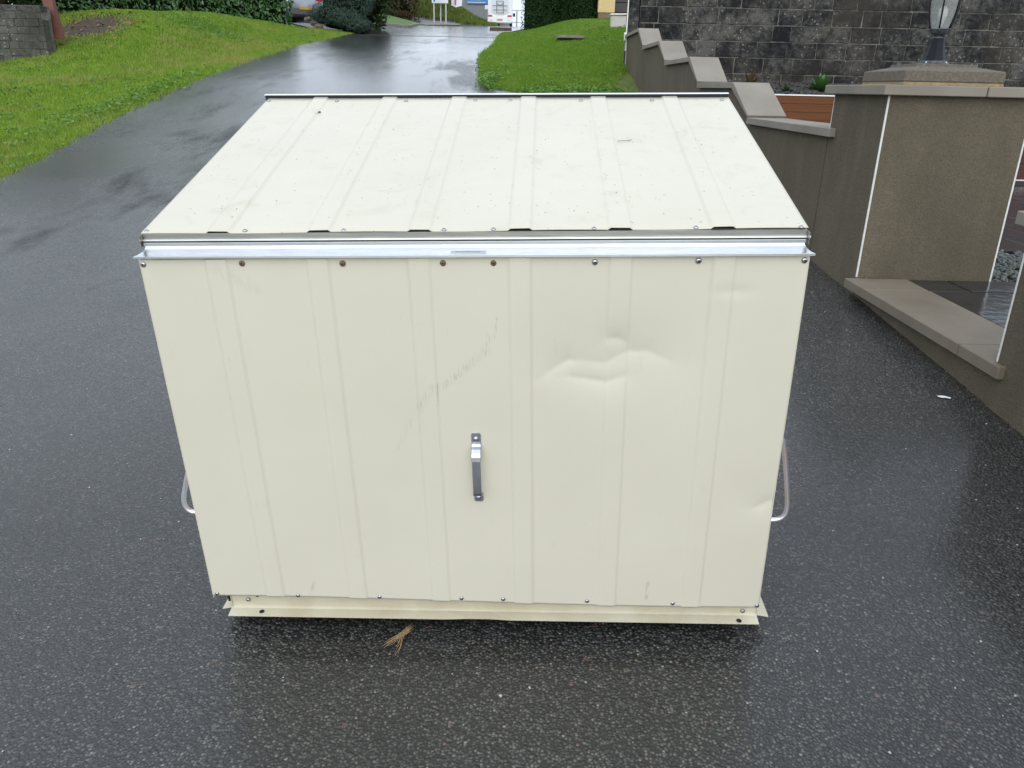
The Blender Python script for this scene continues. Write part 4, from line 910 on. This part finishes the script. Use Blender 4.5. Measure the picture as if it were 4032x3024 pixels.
# rocks by the car
for k_, (x, y, s) in enumerate([(-6.38, 25.75, .13), (-6.20, 25.6, .11), (-6.02, 25.4, .13)]):
    bm = bmesh.new(); bmesh.ops.create_icosphere(bm, subdivisions=2, radius=s)
    for v in bm.verts: v.co = Vector((v.co.x*1.2, v.co.y*.8, v.co.z*.7))*random.uniform(.85, 1.12)
    me = bpy.data.meshes.new('rock'); bm.to_mesh(me); bm.free(); me.materials.append(M['stone']); r = bpy.data.objects.new('rock', me); COL.objects.link(r); r.location = on(x, y, .20-k_*.07)
    tag(r, ['pinkish rock nearest the parked car', 'middle one of the rocks between car and juniper', 'pale rock nearest the juniper'][k_], 'rock', 'rocks beside the parked car')

# parked car: lofted hatchback
def car(loc, rot):
    root = empty('parked_car', loc, 'silver hatchback showing its rear corner past the laurel hedge', 'car'); root.rotation_euler = (0, 0, rot)
    L = 4.1; secs = []  # x along length (rear=0), half width, z of sill, z shoulder, z roof, roof half width
    for (x, hw_, z0, zs_, zr, rw) in [(0, .70, .38, .80, .95, .60), (.06, .80, .30, .95, 1.05, .64), (.25, .86, .25, 1.00, 1.30, .62), (.7, .88, .22, 1.0, 1.46, .62), (1.6, .89, .22, .98, 1.50, .63), (2.4, .89, .22, .95, 1.44, .62), (3.0, .88, .22, .92, 1.06, .66), (3.6, .84, .24, .82, .90, .66), (4.0, .74, .30, .66, .72, .58), (4.1, .60, .38, .56, .60, .5)]:
        ring_ = [(x, -hw_*.94, z0), (x, -hw_, z0+.15), (x, -hw_, zs_-.1), (x, -hw_*.96, zs_), (x, -rw*1.05, (zs_+zr)/2+.03), (x, -rw*.95, zr-.04), (x, -rw*.7, zr), (x, rw*.7, zr), (x, rw*.95, zr-.04), (x, rw*1.05, (zs_+zr)/2+.03), (x, hw_*.96, zs_), (x, hw_, zs_-.1), (x, hw_, z0+.15), (x, hw_*.94, z0)]
        secs.append(ring_)
    m_ = len(secs[0]); vs = [p for s_ in secs for p in s_]
    fs = [(a*m_+c, (a+1)*m_+c, (a+1)*m_+(c+1) % m_, a*m_+(c+1) % m_) for a in range(len(secs)-1) for c in range(m_)]+[tuple(range(m_)), tuple(range(len(secs)*m_-1, (len(secs)-1)*m_-1, -1))]
    MB().add(vs, fs).build('body', M['silver'], root, smooth=True)
    for x in (.72, 3.3):
        for s in (-1, 1):
            wv = MB().tube([(0, s*.70, 0), (0, s*.72, 0), (0, s*.885, 0), (0, s*.90, 0)], [.29, .315, .315, .29], 24).build('wheel', M['tyre'], root, loc=(x, 0, .315)); MB().tube([(0, s*.88, 0), (0, s*.905, 0)], [.20, .19], 12).build('rim', M['alloy'], wv)
    MB().box((-.03, -.62, .30), (.10, .62, .56)).build('bumper', M['grey_pl'], root, bevel=.03)
    MB().box((-.05, -.26, .50), (-.031, .26, .61)).build('number_plate', M['amber'], root)
    for s in (-1, 1): MB().box((-.012, s*.62-.14, .84), (.12, s*.62+.16, 1.02)).build('tail_light', M['red'], root, bevel=.02)
    MB().add([(.10, -.52, 1.06), (.10, .52, 1.06), (.30, .50, 1.36), (.30, -.50, 1.36)], [(0, 1, 2, 3)]).build('rear_window', M['glass'], root)
    for s in (-1, 1): MB().add([(.6, s*.875, 1.02), (2.6, s*.875, 1.0), (2.2, s*.70, 1.38), (.8, s*.70, 1.38)], [(0, 1, 2, 3)]).build('side_window', M['glass'], root)
    return root
car((-8.55, 34.0, G(-8.55, 34.0)), math.radians(128))

# motorhome
mh = empty('motorhome', (-1.95, 82.0, G(-1.95, 82)), 'white motorhome seen from behind with a rear bike rack, at the top of the road', 'motorhome')
def mhb(name, a, b, mt, bv=.0): return MB().box(a, b).build(name, mt, mh, bevel=bv, seg=3 if bv > .05 else 1)
mhb('body', (-1.15, 0, .42), (1.15, 6.8, 3.02), M['white'], .12)
mhb('bumper', (-1.17, -.10, .22), (1.17, .35, .88), M['white'], .07)
vs = []
for k_ in range(21):
    a = math.pi*k_/20; vs.append((-.92*math.cos(a), 1.50-.62*math.sin(a)**.6))
vs = [(-.92, 2.72)]+vs+[(.92, 2.72)]
n = len(vs); inner = [(x*.90, (z-1.9)*.92+1.92) for x, z in vs]
MB().add([(x, -.012, z) for x, z in vs]+[(x, -.05, z) for x, z in inner], [(k_, (k_+1) % n, n+(k_+1) % n, n+k_) for k_ in range(n)]).build('rear_moulding', M['white'], mh)
MB().add([(x, -.045, z) for x, z in inner], [tuple(range(n))]).build('rear_panel', M['van_grey'], mh)
mhb('brake_light', (-.35, -.06, 2.60), (.35, -.046, 2.66), M['galv']); mhb('marker_light', (-.12, -.03, 2.84), (.15, -.006, 2.90), M['amber'])
for s in (-1, 1): mhb('tail_light', (s*.93-.20, -.125, .76), (s*.93+.20, -.10, .92), M['red'], .01); mhb('reflector', (s*.85-.12, -.122, .42), (s*.85+.12, -.10, .54), M['van_grey'], .01)
mhb('number_plate', (-.27, -.13, .44), (.27, -.11, .58), m_noisy('plate_orange', (.45, .22, .06), (.5, .26, .08), 9, .5, 0))
rk = MB()
for x in (-.32, .32): rk.tube([(x, -.12, 1.08), (x, -.12, 2.12)], .025, 6)
for z, xw in ((1.10, .36), (1.36, .68), (1.72, .72), (2.12, .36)): rk.tube([(-xw, -.18, z), (xw, -.18, z)], .022, 6)
rk.tube([(-.32, -.18, 1.90), (0, -.30, 1.74), (.32, -.18, 1.90)], .03, 6)
rk.build('bike_rack', M['grey_pl'], mh)
mhb('mirror', (-1.72, 6.4, 1.92), (-1.19, 6.5, 2.32), M['white'], .03); mhb('mirror', (1.19, 6.4, 1.30), (1.42, 6.5, 1.62), M['black'], .02)
for y in (1.9, 5.6):
    for s in (-1, 1): MB().tube([(s*.92, y, .34), (s*1.14, y, .34)], .34, 16).build('wheel', M['tyre'], mh)

# grey building behind mound
gb = empty('steel_building', (-7, 96, G(-7, 96)), 'grey steel clad building with a blue sign behind the mound', 'building')
inw(MB().box((-8.4, 96, 5), (-2.3, 104, 14)).build('wall', M['corr']), gb)
for k_ in range(20): inw(MB().box((-8.4+k_*.305, 95.93, 5.5), (-8.4+k_*.305+.13, 95.998, 14)).build('cladding_rib', M['corr'], bevel=.02), gb)
inw(MB().box((-6.0, 95.80, 9.85), (-3.0, 95.92, 11.2)).build('blue_sign', M['blue']), gb)
inw(MB().box((-6.0, 95.78, 10.25), (-4.4, 95.795, 10.45)).build('sign_lettering', M['signw']), gb); inw(MB().box((-5.9, 95.78, 9.98), (-3.9, 95.795, 10.04)).build('sign_lettering', M['signw']), gb)
# white board on posts
sb = empty('signboard', (-7.1, 76, G(-7.1, 76)), 'white notice board on three grey posts on the mound, a blue square at its corner', 'sign')
bz = 8.06
inw(MB().box((-7.86, 76.0, bz), (-6.40, 76.06, bz+1.1)).build('board', M['signw'], bevel=.02), sb)
for x, y in ((-7.68, 76.09), (-7.15, 76.8), (-6.62, 76.09)): inw(MB().box((x-.055, y, G(x, y)-.2), (x+.055, y+.1, bz+.8)).build('post', M['galv']), sb)
inw(MB().box((-7.72, 75.985, bz+.12), (-7.54, 75.998, bz+.30)).build('emblem', M['blue']), sb)
for k_ in range(3): inw(MB().box((-7.42, 75.985, bz+.13+k_*.09), (-6.85+.08*k_, 75.998, bz+.16+k_*.09)).build('print_line', M['van_grey']), sb)
bn = MB().add([(-6.25, 77.5, 8.05), (-5.85, 77.4, 7.88), (-5.3, 77.5, 8.02), (-5.2, 77.6, 9.4), (-6.2, 77.5, 9.4)], [(0, 1, 2, 3, 4)]).build('banner', M['signw']); s_ = bn.modifiers.new('t', 'SOLIDIFY'); s_.thickness = .02
tag(bn, 'small white and red banner right of the white notice board', 'banner')
MB().box((-5.95, 77.36, 8.1), (-5.80, 77.39, 9.2)).build('red_stripe', M['red'], bn)
# gate / fence on the right of the motorhome
gf = empty('steel_fence', (1, 88, G(1, 88)), 'thin galvanised rail fence right of the motorhome against the white sky', 'fence')
fz = 6.55
for x in (-.35, 1.5, 3.3, 4.9): inw(MB().tube([(x, 88, fz-.3), (x, 88, fz+2.1)], .06, 8).build('post', M['galv']), gf)
for z in (fz+2.08, fz+.95): inw(MB().tube([(-1.0, 88, z), (5.5, 88, z)], .035, 6).build('rail', M['galv']), gf)
X = rng.uniform(1.6, 3.6, 500); P = np.stack([X, rng.uniform(89, 90, 500), fz+.1+rng.uniform(0, 1, 500)*.8*np.exp(-((X-2.6)/.7)**2)], -1); tag(leaves_np('small_bush', P, .22, darkleaf, None, .5, None, .8), 'small green bush behind the rail fence', 'bush')

# ------------------------------------------------------------------ little things lying about
tb = empty('straw_bundle', on(-.25, 1.60, .0), 'bundle of dry straw coloured stalks on the asphalt in front of the box', 'twigs')
tb.location = (-.268, 1.555, G(-.268, 1.555)+.004)
R = random.Random(3)
for k_ in range(15):
    g = k_ % 3; o0 = Vector((.030+R.gauss(0, .0035), .055+R.gauss(0, .004), .003+R.random()*.006))
    mid = Vector((.006+R.gauss(0, .004), .012+R.gauss(0, .004), .003+R.random()*.006))
    e = [Vector((-.022, -.018, .002)), Vector((-.030, -.008, .002)), Vector((.004, -.040, .002))][g]+Vector((R.gauss(0, .005), R.gauss(0, .007), 0))
    MB().tube([o0, o0*.5+mid*.5+Vector((R.gauss(0, .0015), R.gauss(0, .001), .001)), mid, mid*.45+e*.55+Vector(((.006 if g == 2 else 0)+R.gauss(0, .002), 0, .001)), e], [.0014, .0016, .0013, .0008, .0003], 5).build('stalk', M['straw'], tb, smooth=True)
pp = MB().add([(-.022, .012, .003), (.0, .006, .006), (.024, -.008, .004), (.018, -.016, .002), (.004, -.009, .003), (-.010, -.008, .002), (-.020, .002, .002)], [(0, 1, 2, 3, 4, 5, 6)]).build('paper_scrap', M['paper']); s_ = pp.modifiers.new('t', 'SOLIDIFY'); s_.thickness = .0008
pp.location = on(1.735, 2.90, .002); tag(pp, 'torn white paper scrap on the asphalt near the right wall', 'litter')
# pale grit on the drive
n = 520; X = rng.uniform(-2.6, 1.88, n); Y = .9+rng.uniform(0, 1, n)**1.4*4.2; inside = (X > -.74) & (X < .66) & (Y > 1.5) & (Y < 2.6); X, Y = X[~inside], Y[~inside]
V, F = chips(len(X), X, Y, ground(X, Y)+.0015, .003, .0075); tag(np_mesh('loose_grit', V, F, m_leaf('pale_grit', (.12, .13, .12), (.30, .30, .28), (.55, .52, .48), .5, trans=0), n=4), 'scattered pale grit on the wet asphalt', 'grit', kind='stuff')
# litter along wall foot
n = 260; Y = rng.uniform(2.4, 5.0, n); X = WX-.005-np.abs(rng.normal(0, .025, n)); P = np.stack([X, Y, ground(X, Y)+.004], -1)
tag(leaves_np('wall_foot_debris', P, .014, m_leaf('debris', (.03, .022, .015), (.06, .045, .03), (.13, .11, .07), .8, trans=0), None, .4, None, .4), 'bits of dead leaf along the foot of the right wall', 'debris', kind='stuff')
# dead leaf at left of box, twig on lid
dl = leaves_np('dead_leaf', np.array([[0, 0, 0.]]), .02, M['leafdry'], None, .6, [[0, 0, 1.]], .1); dl.location = on(-.745, 2.02, .004); tag(dl, 'tiny orange brown leaf beside the left edge of the box', 'leaf')
def on_lid(x, y, dz=.002): return BMx @ Vector((x, y, lm(x, y)+dz))
tw = MB().tube([(-.016, -.004, 0), (-.006, .000, .001), (.004, -.001, .001), (.013, .004, .002)], .0006, 5); tw.tube([(.013, .004, .002), (.016, .009, .003)], .0005, 4); tw.tube([(.012, .003, .002), (.018, .003, .004)], .0005, 4); tw.tube([(-.016, -.004, 0), (-.018, -.008, 0)], .0008, 4)
two = tw.build('twig', M['twig']); two.location = on_lid(1.02, .52); tag(two, 'small forked twig lying on the right part of the lid', 'twig')
sk = MB().tube([(-.010, 0, 0), (.011, .000, 0)], .0007, 5).build('stalk', M['twig']); sk.location = on_lid(.355, .60); tag(sk, 'short straight grey stalk lying on the left part of the lid', 'twig')
lfd = leaves_np('leaf_fragment', np.array([[0, 0, 0.]]), .016, M['twig'], None, .5, [[0, 0, 1.]], .05); lfd.location = on_lid(.185, .78, .003); tag(lfd, 'dark leaf fragment near the top left corner of the lid', 'leaf')
n = 150; X = rng.uniform(.03, 1.3, n); Y = rng.uniform(.06, .85, n); P = np.array([tuple(on_lid(a, b, .0015+rib_h(a))) for a, b in zip(X, Y)])
tag(leaves_np('lid_specks', P, .0045, M['twig'], None, .45, None, .15), 'tiny dark bits of plant debris on the lid', 'debris', kind='stuff')
